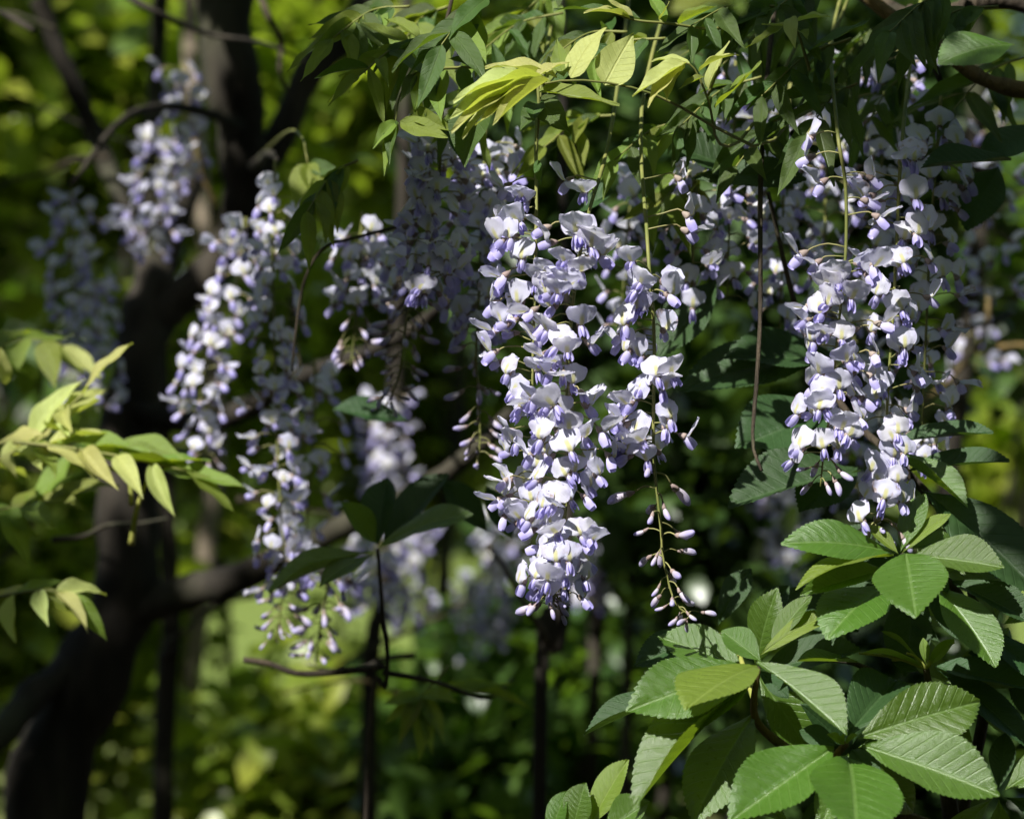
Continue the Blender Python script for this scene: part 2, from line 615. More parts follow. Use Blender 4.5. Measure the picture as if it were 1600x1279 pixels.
def raceme(label, pts, D, n, seed, group=None, t0=0.1, bud=0.85, hood=0.45, detail=True, size=1.0, rach=0.0015, az=None, extra=(), power=1.0, n_bud=0, D1=None, cat='flower cluster'):
    """hanging flower cluster along a pixel polyline; flowers from t0, buds from t=bud on"""
    rng = random.Random(seed)
    D1 = D if D1 is None else D1
    m = len(pts)
    ctl = [tuple(P(*p) if len(p) == 3 else P(*p, D)) for p in pts]
    S = [Vector(p) for p in spline(ctl, 44)]
    root = empty('wisteria_raceme', S[0])
    tag(root, label, cat, group)
    loc = S[0].copy()
    rel = [p - loc for p in S]
    rad = [rach * (1 - 0.62 * i / 43) for i in range(44)]
    g = tube_geo(rel, rad, 8 if detail else 5, 0.15, seed)
    link('rachis', mesh('rachis', *g[:2], [M_RACH], g[2]), root)

    def at(t):
        s = max(0, min(0.9999, t)) * 43
        k = int(s)
        return rel[k].lerp(rel[k + 1], s - k)

    def put(t, azi, kind, sc, tilt=0.0, roll=0.0, reach=1.0):
        M = Matrix.Translation(at(t)) @ Matrix.Rotation(azi, 4, 'Z') @ Matrix.Rotation(tilt, 4, 'Y') @ Matrix.Rotation(roll, 4, 'X') @ Matrix.Scale(sc, 4)
        if kind == 'bud':
            a, b = rng.choice(BUDS)
            o = link('bud', a, root, M)
            link('bud_petal', b, o)
        elif detail:
            st, sd, ke, wi = rng.choice(FRONT if kind == 'front' else HOOD)
            o = link('flower', st, root, M)
            link('standard_petal', sd, o)
            link('keel', ke, o)
            for w in wi: link('wing_petal', w, o)
        else:
            link('flower', rng.choice(LOWF if kind == 'front' else LOWH), root, M)

    ga = rng.uniform(0, 6.28)
    for i in range(n):
        t = t0 + (bud - t0) * ((i + rng.uniform(-.3, .3)) / n) ** power
        ga += 2.39996 + rng.uniform(-.5, .5)
        azi = ga
        if az and rng.random() < az[2]:
            azi = R(az[0] + rng.gauss(0, az[1]))
        f = (t - t0) / (1 - t0)
        hd = rng.random() < (hood if not callable(hood) else hood(f))
        put(t, azi, 'hood' if hd else 'front', size * rng.uniform(.88, 1.1) * (1.0 - 0.12 * f), R(rng.uniform(-14, 16)), R(rng.gauss(0, 16)))
    nb = n_bud
    for i in range(nb):
        t = bud + (1 - bud) * (i + rng.random() * .6) / nb
        ga += 2.39996 + rng.uniform(-.5, .5)
        q = (t - bud) / max(1e-3, 1 - bud)
        put(min(t, .995), ga, 'bud', size * rng.uniform(.85, 1.1) * (1.08 - .55 * q), R(rng.uniform(-10, 35)), R(rng.gauss(0, 15)))
    for (t, a, kind, sc) in extra:
        put(t, R(a), kind, sc * size)
    return root


# azimuth: 0 = to the right, 180 = to the left, 270 = towards the camera
raceme('long dense sunlit lavender raceme hanging in front, the fullest of all',
       [(990, -60, 1.86), (955, 200, 1.70), (918, 340), (898, 450), (886, 600), (889, 720), (880, 840), (868, 905), (853, 944)], 1.585, 92, 11,
       t0=.26, bud=.92, hood=lambda f: .75 if f < .45 else .12, n_bud=12, az=(248, 48, .68), size=1.02,
       extra=[(.19, 190, 'hood', 1.0), (.21, 250, 'hood', 1.0), (.955, 330, 'front', .9)])
raceme('sunlit white raceme hanging close behind the fullest raceme, on a straight green stalk',
       [(880, -60, 1.86), (842, 160, 1.70), (838, 330), (836, 450), (832, 600), (836, 740), (842, 830)], 1.62, 50, 12,
       t0=.30, bud=1.0, hood=.5, az=(205, 38, .7), extra=[(.28, 185, 'hood', 1.0), (.4, 178, 'hood', 1.05)])
raceme('slender raceme with a tail of separate closed buds on a curling tip',
       [(1060, -60, 1.86), (1004, 160, 1.72), (1012, 380), (1022, 520), (1021, 640), (1022, 720), (1032, 820), (1038, 880), (1056, 942), (1088, 966)], 1.60, 38, 13,
       t0=.25, bud=.56, hood=.45, n_bud=27, az=(225, 50, .6), size=1.0, extra=[(.17, 10, 'front', 1.0), (.2, 350, 'front', 1.1), (.21, 20, 'hood', 1.1)])
raceme('half shaded raceme with a long bare green stalk and few scattered top flowers',
       [(1330, -60, 1.86), (1300, 60, 1.74), (1308, 200), (1321, 290), (1321, 400), (1309, 520), (1300, 620), (1288, 700), (1282, 760)], 1.585, 42, 14,
       t0=.50, bud=.90, hood=lambda f: .7 if f < .35 else .1, n_bud=7, az=(262, 50, .65),
       extra=[(.36, 185, 'hood', 1.05), (.485, 180, 'hood', 1.1), (.40, 20, 'hood', 1.0), (.43, 350, 'hood', 1.0), (.30, 170, 'front', 1.0), (.26, 190, 'front', .9), (.35, 10, 'front', .9)])
raceme('broad raceme overlapping the bare stalked one, violet keels pointing down, above the whorled leaves',
       [(1450, -60, 1.88), (1424, 90, 1.76), (1408, 240), (1402, 360), (1396, 480), (1388, 600), (1382, 720), (1372, 800), (1366, 830)], 1.61, 48, 15,
       t0=.26, bud=.90, hood=lambda f: .5 if f < .4 else .15, n_bud=12, az=(268, 55, .6))
raceme('greyish raceme in shade behind the broad raceme, beside the dark oval leaves',
       [(1470, 150), (1462, 260), (1452, 400), (1446, 540), (1440, 680), (1438, 730)], 1.72, 64, 16, t0=.08, bud=1.0, hood=.4, detail=False)
SHG = 'racemes in deep shade under the leaves'
SHW = ['between the slender raceme and the dry hanging stalk', 'just past the dry hanging stalk', 'directly behind the bare green stalk', 'behind the top of the broad raceme', 'sparse, beyond the greyish raceme', 'touching the top of the slender budded raceme', 'seen between the fullest and the slender budded racemes', 'behind the lower half of the bare stalked raceme']
for i, (pts, D, n) in enumerate([
        ([(1150, 90), (1146, 220), (1140, 340), (1136, 470)], 1.80, 40),
        ([(1235, 130), (1225, 280), (1222, 420), (1216, 560)], 1.86, 42),
        ([(1290, 150), (1290, 300), (1288, 460), (1286, 560)], 1.92, 36),
        ([(1380, 60), (1380, 180), (1376, 300), (1372, 420)], 1.82, 42),
        ([(1560, 120), (1556, 260), (1552, 400), (1550, 480)], 2.2, 24),
        ([(1085, 250), (1085, 340), (1082, 420), (1080, 480)], 1.76, 22),
        ([(1000, 230), (985, 320), (975, 430), (970, 520)], 1.92, 24),
        ([(1330, 420), (1335, 560), (1340, 700), (1340, 780)], 2.0, 44)]):
    raceme('dim raceme in deep shade ' + SHW[i], pts, D, n, 30 + i, SHG, t0=.05, bud=1.0, hood=.4, detail=False)
raceme('blue violet shaded raceme just left of the fullest raceme, under drooping grey green leaflets',
       [(690, 175), (688, 240), (684, 320), (676, 400), (660, 470)], 1.74, 66, 50, t0=.12, bud=1.0, hood=.3, detail=False, az=(240, 60, .3))
raceme('second blue violet shaded raceme, partly behind the sunlit white raceme',
       [(760, 170), (756, 260), (752, 360), (748, 470), (744, 560), (750, 660), (748, 720)], 1.80, 74, 51, t0=.1, bud=.62, n_bud=26, hood=.3, detail=False)
raceme('small raceme of dusky blue buds with a few pinkish lit tips',
       [(655, 380), (645, 450), (632, 520), (622, 590), (600, 640)], 1.84, 10, 52, t0=.02, bud=.25, n_bud=34, hood=.5, detail=False, size=1.05)
raceme('sparse shaded raceme of small bluish buds by the thin arching stem',
       [(566, 330), (562, 420), (556, 500), (548, 570)], 1.95, 24, 53, t0=.1, bud=.6, n_bud=16, hood=.4, detail=False)
raceme('very long bluish raceme beside the sunlit lilac one, its tip by the curved dark twig',
       [(430, 250), (426, 380), (428, 520), (432, 660), (438, 790), (446, 900), (430, 1000)], 1.98, 86, 54, t0=.06, bud=.88, n_bud=18, hood=.4, detail=False, size=.92)
raceme('shaded raceme close to the very long bluish one, its lower flowers behind leaves',
       [(492, 560), (490, 660), (484, 760), (476, 860), (478, 930)], 2.08, 30, 55, t0=.02, bud=1.0, hood=.3, detail=False, size=1.05)
raceme('bright sunlit lilac raceme in front of the dark trunk',
       [(384, 340), (376, 420), (340, 500), (318, 580), (314, 660), (330, 730)], 2.14, 54, 56, t0=.05, bud=.93, n_bud=6, hood=.5, detail=False, size=1.0)
raceme('pinkish sunlit raceme tip of buds dangling over the curved dark twig',
       [(515, 860), (512, 920), (500, 980), (494, 1030)], 2.0, 12, 57, t0=.1, bud=.35, n_bud=22, hood=.6, detail=False, size=1.1)
LFG = 'soft distant racemes left of the dark trunk'
for i, (pts, D, n) in enumerate([
        ([(112, 290), (112, 380), (116, 470), (122, 560), (128, 650)], 2.45, 46),
        ([(250, 200), (246, 270), (240, 340), (236, 400)], 2.45, 38),
        ([(285, 100), (284, 160), (280, 230), (278, 290)], 2.55, 22),
        ([(150, 420), (152, 500), (156, 570), (160, 640)], 2.5, 20)]):
    raceme(('long pale blue soft raceme hanging above the broad yellow shoot', 'soft raceme with sunlit flowers between the dark trunk and thick hanging limb', 'small soft raceme high up against the thick hanging limb', 'sparse soft raceme half hidden by the long pale blue one')[i], pts, D, n, 70 + i, LFG, t0=.05, bud=1.0, hood=.5, detail=False, size=1.1)
FBG = 'blurred racemes hanging far behind the buds'
for i, (pts, D, n) in enumerate([
        ([(600, 620), (602, 700), (605, 760), (600, 800)], 3.0, 60),
        ([(640, 800), (640, 870), (636, 940), (632, 990)], 3.3, 46),
        ([(780, 800), (776, 880), (772, 950), (768, 1010)], 3.2, 50),
        ([(735, 900), (735, 980), (732, 1060), (732, 1140)], 3.6, 40),
        ([(910, 820), (908, 890), (906, 950)], 3.4, 40),
        ([(1230, 760), (1232, 830), (1232, 900)], 3.0, 34),
        ([(1530, 500), (1528, 545), (1526, 580)], 2.6, 9),
        ([(590, 840), (590, 900), (585, 960)], 2.7, 34),
        ([(700, 60), (700, 120), (698, 180)], 2.8, 34)]):
    raceme('blurred pale raceme ' + ('above the broad dark sapling leaves', 'behind the broad dark sapling leaves', 'beside the tip of the fullest raceme', 'lowest of all, over the low bare branch', 'in front of the tan trunk beyond the fullest raceme', 'below the dry hanging stalk', 'small, against the dark stem near the lawn', 'behind the upright sapling stem', 'behind the drooping grey green shoot')[i], pts, D, n, 90 + i, FBG, t0=.02, bud=1.0, hood=.5, detail=False, size=1.15)

# ------------------------------------------------------------------ leaves
def leaflet_mesh(seed, droop, fold, lo=False):
    rng = random.Random(seed)
    nv, nu = (9, 5) if lo else (14, 7)
    V, F, UV = [], [], []
    tw = rng.uniform(-.35, .35)
    bend = rng.uniform(-.08, .08)
    for j in range(nv):
        v = j / (nv - 1)
        w = 0.20 * (math.sin(math.pi * v ** 0.72) ** 0.85) * (1 - 0.45 * v ** 3) if 0 < v < 1 else 0.004
        w = max(w, 0.004)
        for i in range(nu):
            u = -1 + 2 * i / (nu - 1)
            z = fold * abs(u) * w + droop * (v * (1 - v)) - 0.02 * math.sin(v * 14 + u * 2 + seed) * abs(u) + tw * u * w * (v - .4)
            V.append((u * w + bend * math.sin(math.pi * v), v, z))
            UV.append((u * w / 0.4 + 0.5, v))
    for j in range(nv - 1):
        for i in range(nu - 1):
            a = j * nu + i
            F.append((a, a + 1, a + nu + 1, a + nu))
    return V, F, UV


LEAFLET = {}
for mname, mt in (('y', M_YELLOW), ('l', M_LIME), ('g', M_GREEN)):
    LEAFLET[mname] = []
    for k in range(7):
        g = leaflet_mesh(100 + k, (-.1, .12, .2, .3, .05, .22, .15)[k], (.35, .6, .25, .5, .9, .15, .4)[k])
        LEAFLET[mname].append(mesh('leaflet', g[0], g[1], [mt], g[2]))


def shrub_leaf_mesh(seed, mat, curl, fold, obov):
    rng = random.Random(seed)
    nv, nu = 84, 13
    V, F, UV = [], [], []
    teeth = 27
    for j in range(nv):
        v = j / (nv - 1)
        e = v ** obov
        w = 0.235 * math.sin(math.pi * min(1, e)) ** 0.78
        w *= 1 - 0.25 * max(0, (v - .75) / .25) ** 2
        w = max(w, 0.006)
        tooth = ((v * teeth) % 1.0)
        for i in range(nu):
            u = -1 + 2 * i / (nu - 1)
            uu = u
            ww = w
            if abs(u) > 0.98 and 0.12 < v < 0.985:
                ww = w + 0.018 * (tooth - 0.3) * (.6 + .8 * abs(noise.noise(Vector((v * 21, u, seed)))) * 2)
            ph = (v - 0.20 * abs(u) * (1 - .3 * v) + .022 * noise.noise(Vector((v * 5, 2.0 if u > 0 else 7.0, seed)))) * (10.5 + .5 * (seed % 3))
            q = abs(math.sin(math.pi * ph)) ** 0.55
            quilt = 0.0125 * q * min(1, abs(u) * 3) * (1 - abs(u) ** 4) * min(1, w / .1)
            z = fold * abs(u) ** 1.3 * w + curl * (v * (1 - v)) + quilt - 0.006 * math.exp(-(u / .1) ** 2)
            z += 0.016 * math.sin(v * 9 + seed + u) * u * u
            y = v + 0.018 * abs(u) * (tooth if abs(u) > .98 else 0)
            V.append((uu * ww, y, z))
            UV.append((uu * ww / 0.48 + 0.5, v))
    for j in range(nv - 1):
        for i in range(nu - 1):
            a = j * nu + i
            F.append((a, a + 1, a + nu + 1, a + nu))
    return mesh('leaf', V, F, [mat], UV)


SLEAF = {}
for mname, mt in (('n', M_SHRUB), ('y', M_SHRUBY), ('d', M_SHRUBD)):
    SLEAF[mname] = [shrub_leaf_mesh(k, mt, (.18, .05, .28, .12)[k], (.25, .45, .15, .6)[k], (1.25, 1.1, 1.35, 1.2)[k]) for k in range(4)]


def leafy(root, name, store, rows, n0, rng, origin, conv=lambda x, y: (x, y)):
    """rows: (base, tip, material, width, depth at base, depth at tip[, normal])"""
    for r in rows:
        (bx, by), (tx, ty), mk, wd, d0, d1 = r[:6]
        nn = Vector(r[6]) if len(r) > 6 else n0
        b = P(*conv(bx, by), d0) - origin
        t = P(*conv(tx, ty), d1) - origin
        nn = nn + rnd_unit(rng) * 0.12
        link(name, rng.choice(store[mk]), root, leaf_matrix(b, t, nn, wd))


def stem(root, name, pts, r0, r1, mat, origin, n=20, sides=7, wob=0.12, seed=0):
    """pts: (px, py, D)"""
    S = [Vector(p) - origin for p in spline([tuple(P(*q)) for q in pts], n)]
    g = tube_geo(S, [r0 + (r1 - r0) * i / (n - 1) for i in range(n)], sides, wob, seed)
    return link(name, mesh(name, g[0], g[1], [mat], g[2]), root)


UPN = Vector((-0.1, -0.45, 0.88))


def shoot(label, stems, rows, seed, group=None, n0=UPN, r0=.0014, mat=M_RACH, cat='leafy shoot'):
    rng = random.Random(seed)
    o = P(*stems[0][0])
    root = empty('leafy_shoot', o)
    tag(root, label, cat, group)
    for k, s in enumerate(stems):
        stem(root, 'stem', s, r0 if k == 0 else r0 * .7, r0 * .4, mat, o, 16, 6, .1, seed + k)
    leafy(root, 'leaflet', LEAFLET, rows, n0, rng, o)
    return root


def pinnate(label, pts, mk, seed, group=None, pairs=6, length=95, spread=55, droop=.5, n0=UPN, r0=.0011, wd=1.0, t0=.2, t1=1.0):
    """one compound leaf with opposite leaflets along a stalk (px, py, D)"""
    rng = random.Random(seed)
    o = P(*pts[0])
    root = empty('leafy_shoot', o)
    tag(root, label, 'leafy shoot', group)
    S = [Vector(p) - o for p in spline([tuple(P(*q)) for q in pts], 18)]
    g = tube_geo(S, [r0 * (1 - .6 * i / 17) for i in range(18)], 6)
    link('stem', mesh('stem', g[0], g[1], [M_RACH], g[2]), root)
    D = pts[0][2]
    for k in range(pairs + 1):
        f = t0 + (t1 - t0) * k / pairs
        s = min(16.99, f * 17)
        a = S[int(s)].lerp(S[int(s) + 1], s - int(s))
        tg = (S[int(s) + 1] - S[int(s)]).normalized()
        for sd in ((-1, 1) if k < pairs else (0,)):
            nrm = (n0 + rnd_unit(rng) * .35).normalized()
            sw = tg.cross(nrm).normalized() * sd
            an = R(spread * rng.uniform(.8, 1.2))
            d = tg * (math.cos(an) if sd else 1) + sw * (math.sin(an) if sd else 0) + Vector((0, 0, -droop * rng.uniform(.5, 1.3)))
            d = (d.normalized() + rnd_unit(rng) * .28).normalized()
            L = length * SP * D * rng.uniform(.75, 1.1) * (1 - .30 * abs(f - .6))
            m = mk if isinstance(mk, str) and len(mk) == 1 else rng.choice(mk)
            link('leaflet', rng.choice(LEAFLET[m]), root, leaf_matrix(a, a + d * L, nrm, wd))
    return root


# --- the yellow shoot over the fullest raceme
shoot('bright yellow young shoot with a fan of slender pointed leaflets above the fullest raceme',
      [[(1340, -40, 1.80), (1270, 130, 1.70), (1200, 225, 1.63), (1130, 205, 1.60), (1040, 155, 1.58), (960, 131, 1.57), (880, 126, 1.56), (810, 140, 1.555)]],
      [((850, 122), (708, 160), 'y', .62, 1.56, 1.53), ((846, 130), (703, 186), 'y', .60, 1.56, 1.53), ((838, 134), (705, 207), 'y', .62, 1.56, 1.53),
       ((826, 140), (722, 216), 'y', .66, 1.56, 1.54), ((858, 124), (770, 196), 'y', .55, 1.55, 1.53), ((822, 128), (776, 101), 'y', 1.25, 1.56, 1.56),
       ((870, 122), (752, 108), 'y', .6, 1.57, 1.58), ((880, 120), (870, 60), 'l', .8, 1.57, 1.59), ((892, 122), (948, 41), 'y', 1.15, 1.57, 1.58, (-.3, -.8, .4)),
       ((944, 134), (990, 52), 'y', 1.6, 1.57, 1.58, (.2, -.9, .35)), ((842, 142), (968, 165), 'l', .8, 1.57, 1.55), ((838, 122), (890, 98), 'y', 1.0, 1.56, 1.57),
       ((812, 140), (742, 196), 'y', .55, 1.55, 1.53)], 201)
shoot('yellow green shoot with narrow folded leaflets right of the brightest yellow fan',
      [[(1300, -40, 1.80), (1180, 190, 1.66), (1125, 225, 1.61), (1108, 160, 1.59), (1085, 108, 1.58), (1062, 95, 1.575)], [(1106, 150, 1.59), (1122, 110, 1.58), (1132, 80, 1.58)]],
      [((1072, 98), (988, 151), 'y', .75, 1.575, 1.55), ((1068, 98), (1012, 168), 'y', .8, 1.575, 1.55), ((1066, 97), (1042, 158), 'y', 1.0, 1.575, 1.56),
       ((1078, 100), (1018, 96), 'y', .6, 1.58, 1.59), ((1106, 140), (1140, 64), 'y', .75, 1.59, 1.58, (-.5, -.8, .3)), ((1092, 112), (1155, 86), 'y', .55, 1.58, 1.56),
       ((1116, 168), (1190, 96), 'l', .95, 1.59, 1.57), ((1100, 120), (1060, 140), 'l', .8, 1.58, 1.57)], 202)
shoot('small yellow tipped shoot among dark leaves at the top of the bare stalked raceme',
      [[(1265, 110, 1.62), (1250, 60, 1.61), (1238, 28, 1.60)]],
      [((1238, 26), (1243, 76), 'y', .8, 1.60, 1.58), ((1245, 34), (1298, 27), 'y', .6, 1.60, 1.58), ((1250, 50), (1262, 62), 'l', .8, 1.6, 1.58), ((1240, 40), (1190, 38), 'y', .55, 1.6, 1.59), ((1225, 40), (1165, 75), 'l', .6, 1.6, 1.58),
       ((1262, 80), (1360, 30), 'g', 1.1, 1.61, 1.6)], 203)
shoot('drooping grey green shoot of limp leaflets above the blue violet raceme',
      [[(800, 100, 1.64), (740, 105, 1.64), (680, 108, 1.63), (645, 118, 1.63), (625, 150, 1.63), (618, 190, 1.62)]],
      [((648, 116), (625, 160), 'g', 1.0, 1.63, 1.62), ((660, 112), (648, 178), 'l', .9, 1.63, 1.62), ((680, 110), (664, 182), 'g', .9, 1.63, 1.62), ((694, 110), (690, 190), 'l', .9, 1.63, 1.61),
       ((620, 190), (582, 233), 'l', .8, 1.62, 1.60), ((620, 192), (600, 276), 'l', .5, 1.62, 1.60), ((618, 188), (608, 258), 'g', .6, 1.62, 1.6), ((625, 190), (700, 215), 'l', 1.0, 1.62, 1.6), ((640, 180), (718, 208), 'l', .8, 1.63, 1.61),
       ((720, 106), (740, 165), 'g', 1.0, 1.63, 1.62), ((740, 105), (700, 92), 'g', .9, 1.63, 1.62)], 204, n0=Vector((-.2, -.85, .4)))
shoot('pale sunlit shoot along the top with one folded whitish leaflet',
      [[(1260, -40, 1.78), (1150, 40, 1.63), (1040, 36, 1.59), (985, 30, 1.585), (950, 15, 1.58)]],
      [((985, 30), (912, 20), 'y', .7, 1.585, 1.57), ((1000, 30), (865, 16), 'g', .5, 1.59, 1.58), ((990, 26), (944, -4), 'y', 1.1, 1.585, 1.58), ((1030, 32), (1046, 2), 'y', .9, 1.59, 1.58), ((1040, 36), (1010, -10), 'l', .9, 1.59, 1.6), ((1060, 38), (1120, 10), 'l', .9, 1.59, 1.57)], 205)
shoot('broad near leaf with a bright pale patch poking in from above',
      [[(1180, -60, 1.15), (1140, -20, 1.13), (1120, -6, 1.12)]], [((1125, -8), (1048, 22), 'l', 2.1, 1.12, 1.10), ((1130, -12), (1160, 20), 'l', 1.4, 1.12, 1.1)], 206)
shoot('drooping dark green compound leaf hanging on the straight green stalk',
      [[(840, 120, 1.60), (842, 180, 1.60), (838, 240, 1.61)]],
      [((842, 160), (812, 205), 'g', 1.2, 1.6, 1.58), ((843, 160), (835, 190), 'g', 1.2, 1.6, 1.58), ((846, 158), (890, 208), 'g', 1.3, 1.6, 1.58), ((840, 250), (846, 292), 'g', .7, 1.6, 1.59), ((842, 155), (870, 150), 'g', 1.0, 1.6, 1.6), ((760, 165), (726, 262), 'g', 1.6, 1.61, 1.6)], 207, n0=Vector((-.2, -.8, .55)))
# compound leaves filling the dark top
DG = 'dark compound leaves overhanging the racemes'
rq = random.Random(77)
fill = [((1260, 20), (1130, 100), 'g'), ((1400, 30), (1300, 120), 'g'), ((1560, 10), (1430, 60), 'g'), ((1330, 60), (1190, 150), 'g'), ((1040, 60), (900, 110), 'g'), ((880, 20), (740, 90), 'g'),
        ((1250, 170), (1150, 260), 'g'), ((1080, 190), (960, 250), 'g'), ((1190, 120), (1060, 200), 'g'), ((1430, 110), (1350, 200), 'g'), ((1600, 90), (1490, 170), 'g'), ((980, 50), (860, 90), 'g'),
        ((1500, -10), (1390, 50), 'g'), ((780, -10), (690, 70), 'g'), ((1210, 10), (1080, 40), 'g'), ((1330, -20), (1200, 20), 'g'), ((960, 180), (850, 230), 'g'), ((1340, 130), (1260, 210), 'g'), ((700, 10), (620, 80), 'g'), ((1120, 260), (1030, 320), 'g'),
        ((680, 60), (560, 120), 'l'), ((820, 120), (700, 190), 'l'), ((900, -20), (790, 50), 'l'), ((640, 10), (520, 60), 'g'), ((1180, 60), (1060, 90), 'l'), ((560, 250), (480, 330), 'g')]
WHERE = ['beside the narrow folded yellow shoot', 'over the top of the bare green stalk', 'in front of the ochre branch', 'below the small yellow tipped shoot', 'behind the two broad yellow leaflets', 'just above the fan of slender yellow leaflets',
         'hanging before the dim racemes near the dry stalk', 'over the stalk of the fullest raceme', 'under the narrow folded yellow shoot', 'at the top of the broad raceme', 'under the broad glossy leaf by the ochre branch', 'between the broad yellow leaflets and the pale shoot along the top',
         'where dark twigs join the ochre branch', 'above the drooping grey green shoot', 'beneath the near leaf with the bright pale patch', 'above the small yellow tipped shoot', 'over the first flowers of the fullest raceme', 'behind the bare green stalk', 'between the diagonal limb and the drooping grey green shoot', 'hanging over the slender budded raceme',
         'reaching past the drooping grey green shoot towards the trunk', 'tucked under the fan of slender yellow leaflets', 'over the yellow fan, touching the pale shoot along the top', 'crossing the diagonal limb', 'behind the narrow folded yellow shoot', 'beside the thin arching stem']
for i, ((x0, y0), (x1, y1), mk) in enumerate(fill):
    D = rq.uniform(1.62, 1.80)
    pinnate('dark pinnate leaf ' + WHERE[i], [(x0, y0, D), ((x0 + x1) / 2, (y0 + y1) / 2 - 18, D), (x1, y1, D - .04)], 'ggll' if x0 < 1150 else 'gggg', 300 + i, DG,
            pairs=rq.randint(4, 6), length=rq.uniform(95, 140), droop=rq.uniform(.5, 1.3), n0=Vector((rq.uniform(-.4, .3), -.6, .7)), wd=rq.uniform(.55, .8))
# left hand yellow shoots
pinnate('soft yellow shoot with broad lit leaflets left of the dark trunk', [(-90, 730, 1.95), (0, 715, 1.95), (60, 680, 1.94), (130, 615, 1.93)], 'yyyl', 401, None, pairs=6, length=125, spread=55, droop=.45, r0=.0022, wd=.78)
pinnate('soft lime green leaf stretching across in front of the lilac raceme tip', [(20, 690, 1.90), (110, 700, 1.90), (200, 715, 1.90), (290, 735, 1.90)], 'ly', 402, None, pairs=4, length=125, spread=35, droop=.25, r0=.002, wd=.8)
shoot('soft yellow shoot tip with curled leaves above a pale forked stalk', [[(205, 850, 1.93), (215, 790, 1.92), (235, 740, 1.92)], [(206, 790, 1.92), (190, 740, 1.92), (70, 700, 1.92)]],
      [((0, 690), (70, 680), 'y', 1.3, 1.93, 1.9), ((10, 600), (0, 540), 'y', 1.0, 1.93, 1.92), ((150, 700), (185, 725), 'l', 1.3, 1.93, 1.9), ((90, 690), (235, 705), 'l', .8, 1.93, 1.9), ((180, 700), (300, 735), 'l', 1.1, 1.92, 1.9), ((250, 735), (385, 762), 'l', .7, 1.92, 1.9), ((70, 690), (66, 735), 'y', .6, 1.93, 1.91)], 403, r0=.003, mat=M_PETIOLE)
pinnate('low soft yellow shoot with narrow hanging leaflets beside the leaning trunk base', [(-60, 950, 1.95), (10, 930, 1.92), (70, 922, 1.90), (105, 928, 1.90)], 'yyl', 404, None, pairs=4, length=100, spread=45, droop=.5, r0=.002, wd=.9)
pinnate('soft bright green leaf under the broad yellow shoot', [(-40, 800, 2.0), (30, 790, 2.0), (80, 775, 2.0)], 'l', 405, None, pairs=4, length=120, spread=50, droop=.2, wd=.9)
pinnate('soft green leaf drooping above the broad yellow shoot', [(-40, 560, 2.1), (40, 530, 2.1), (100, 540, 2.08)], 'ly', 406, None, pairs=3, length=110, spread=60, droop=.5, wd=1.2)
shoot('palm shaped olive young leaf cluster hanging from the low bare branch', [[(700, 1040, 2.02), (680, 1065, 2.01), (658, 1085, 2.0)]],
      [((656, 1086), (600, 1132), 'l', .8, 2.0, 1.98), ((656, 1088), (622, 1165), 'l', .7, 2.0, 1.97), ((657, 1090), (655, 1190), 'l', .75, 2.0, 1.97), ((659, 1088), (694, 1160), 'l', .8, 2.0, 1.97), ((660, 1086), (716, 1098), 'l', 1.0, 2.0, 1.98), ((658, 1084), (596, 1100), 'l', .9, 2.0, 1.98), ((662, 1092), (676, 1180), 'l', .6, 2.0, 1.97), ((690, 1080), (800, 1068), 'l', .6, 2.02, 2.0), ((720, 1075), (836, 1110), 'l', .5, 2.02, 2.0)], 407, n0=Vector((0, -.7, .7)))
shoot('limp olive young leaf between the dark trunk and the arching stem', [[(410, 240, 2.55), (450, 205, 2.1), (472, 215, 1.92), (478, 240, 1.9), (482, 260, 1.9)]],
      [((480, 255), (462, 326), 'l', 1.1, 1.9, 1.88), ((482, 255), (500, 318), 'l', 1.0, 1.9, 1.88), ((484, 256), (525, 300), 'l', .9, 1.9, 1.88), ((484, 330), (520, 345), 'g', .9, 1.9, 1.88), ((484, 256), (540, 270), 'g', .9, 1.9, 1.88)], 408, n0=Vector((0, -.9, .3)))

# --- broad-leaved serrated shrub at lower right
def Z(x, y): return (900 + x * 0.4375, 740 + y * 0.4375)


SN = Vector((-0.22, -0.76, 0.60))
o_sh = P(1640, 1900, 1.95)
o_sh.z = 0.0
shrub = empty('broadleaf_shrub', o_sh)
tag(shrub, 'leafy shrub with whorls of large glossy toothed leaves below the racemes', 'shrub')
rs_ = random.Random(8)
A, B, C, Dd = 1.60, 1.565, 1.53, 1.62
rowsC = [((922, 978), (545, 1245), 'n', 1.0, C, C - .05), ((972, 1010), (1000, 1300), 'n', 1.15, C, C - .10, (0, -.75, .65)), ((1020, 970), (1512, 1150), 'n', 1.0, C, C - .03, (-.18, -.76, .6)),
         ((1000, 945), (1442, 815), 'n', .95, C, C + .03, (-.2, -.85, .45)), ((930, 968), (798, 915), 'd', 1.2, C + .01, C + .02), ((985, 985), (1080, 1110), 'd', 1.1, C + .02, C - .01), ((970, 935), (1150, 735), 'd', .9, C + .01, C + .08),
         ((960, 965), (896, 930), 'y', .8, C, C - .01), ((962, 962), (1005, 930), 'y', .8, C, C - .01), ((960, 955), (955, 925), 'y', .8, C, C - .01), ((1010, 985), (1380, 960), 'd', .8, C + .02, C + .07)]
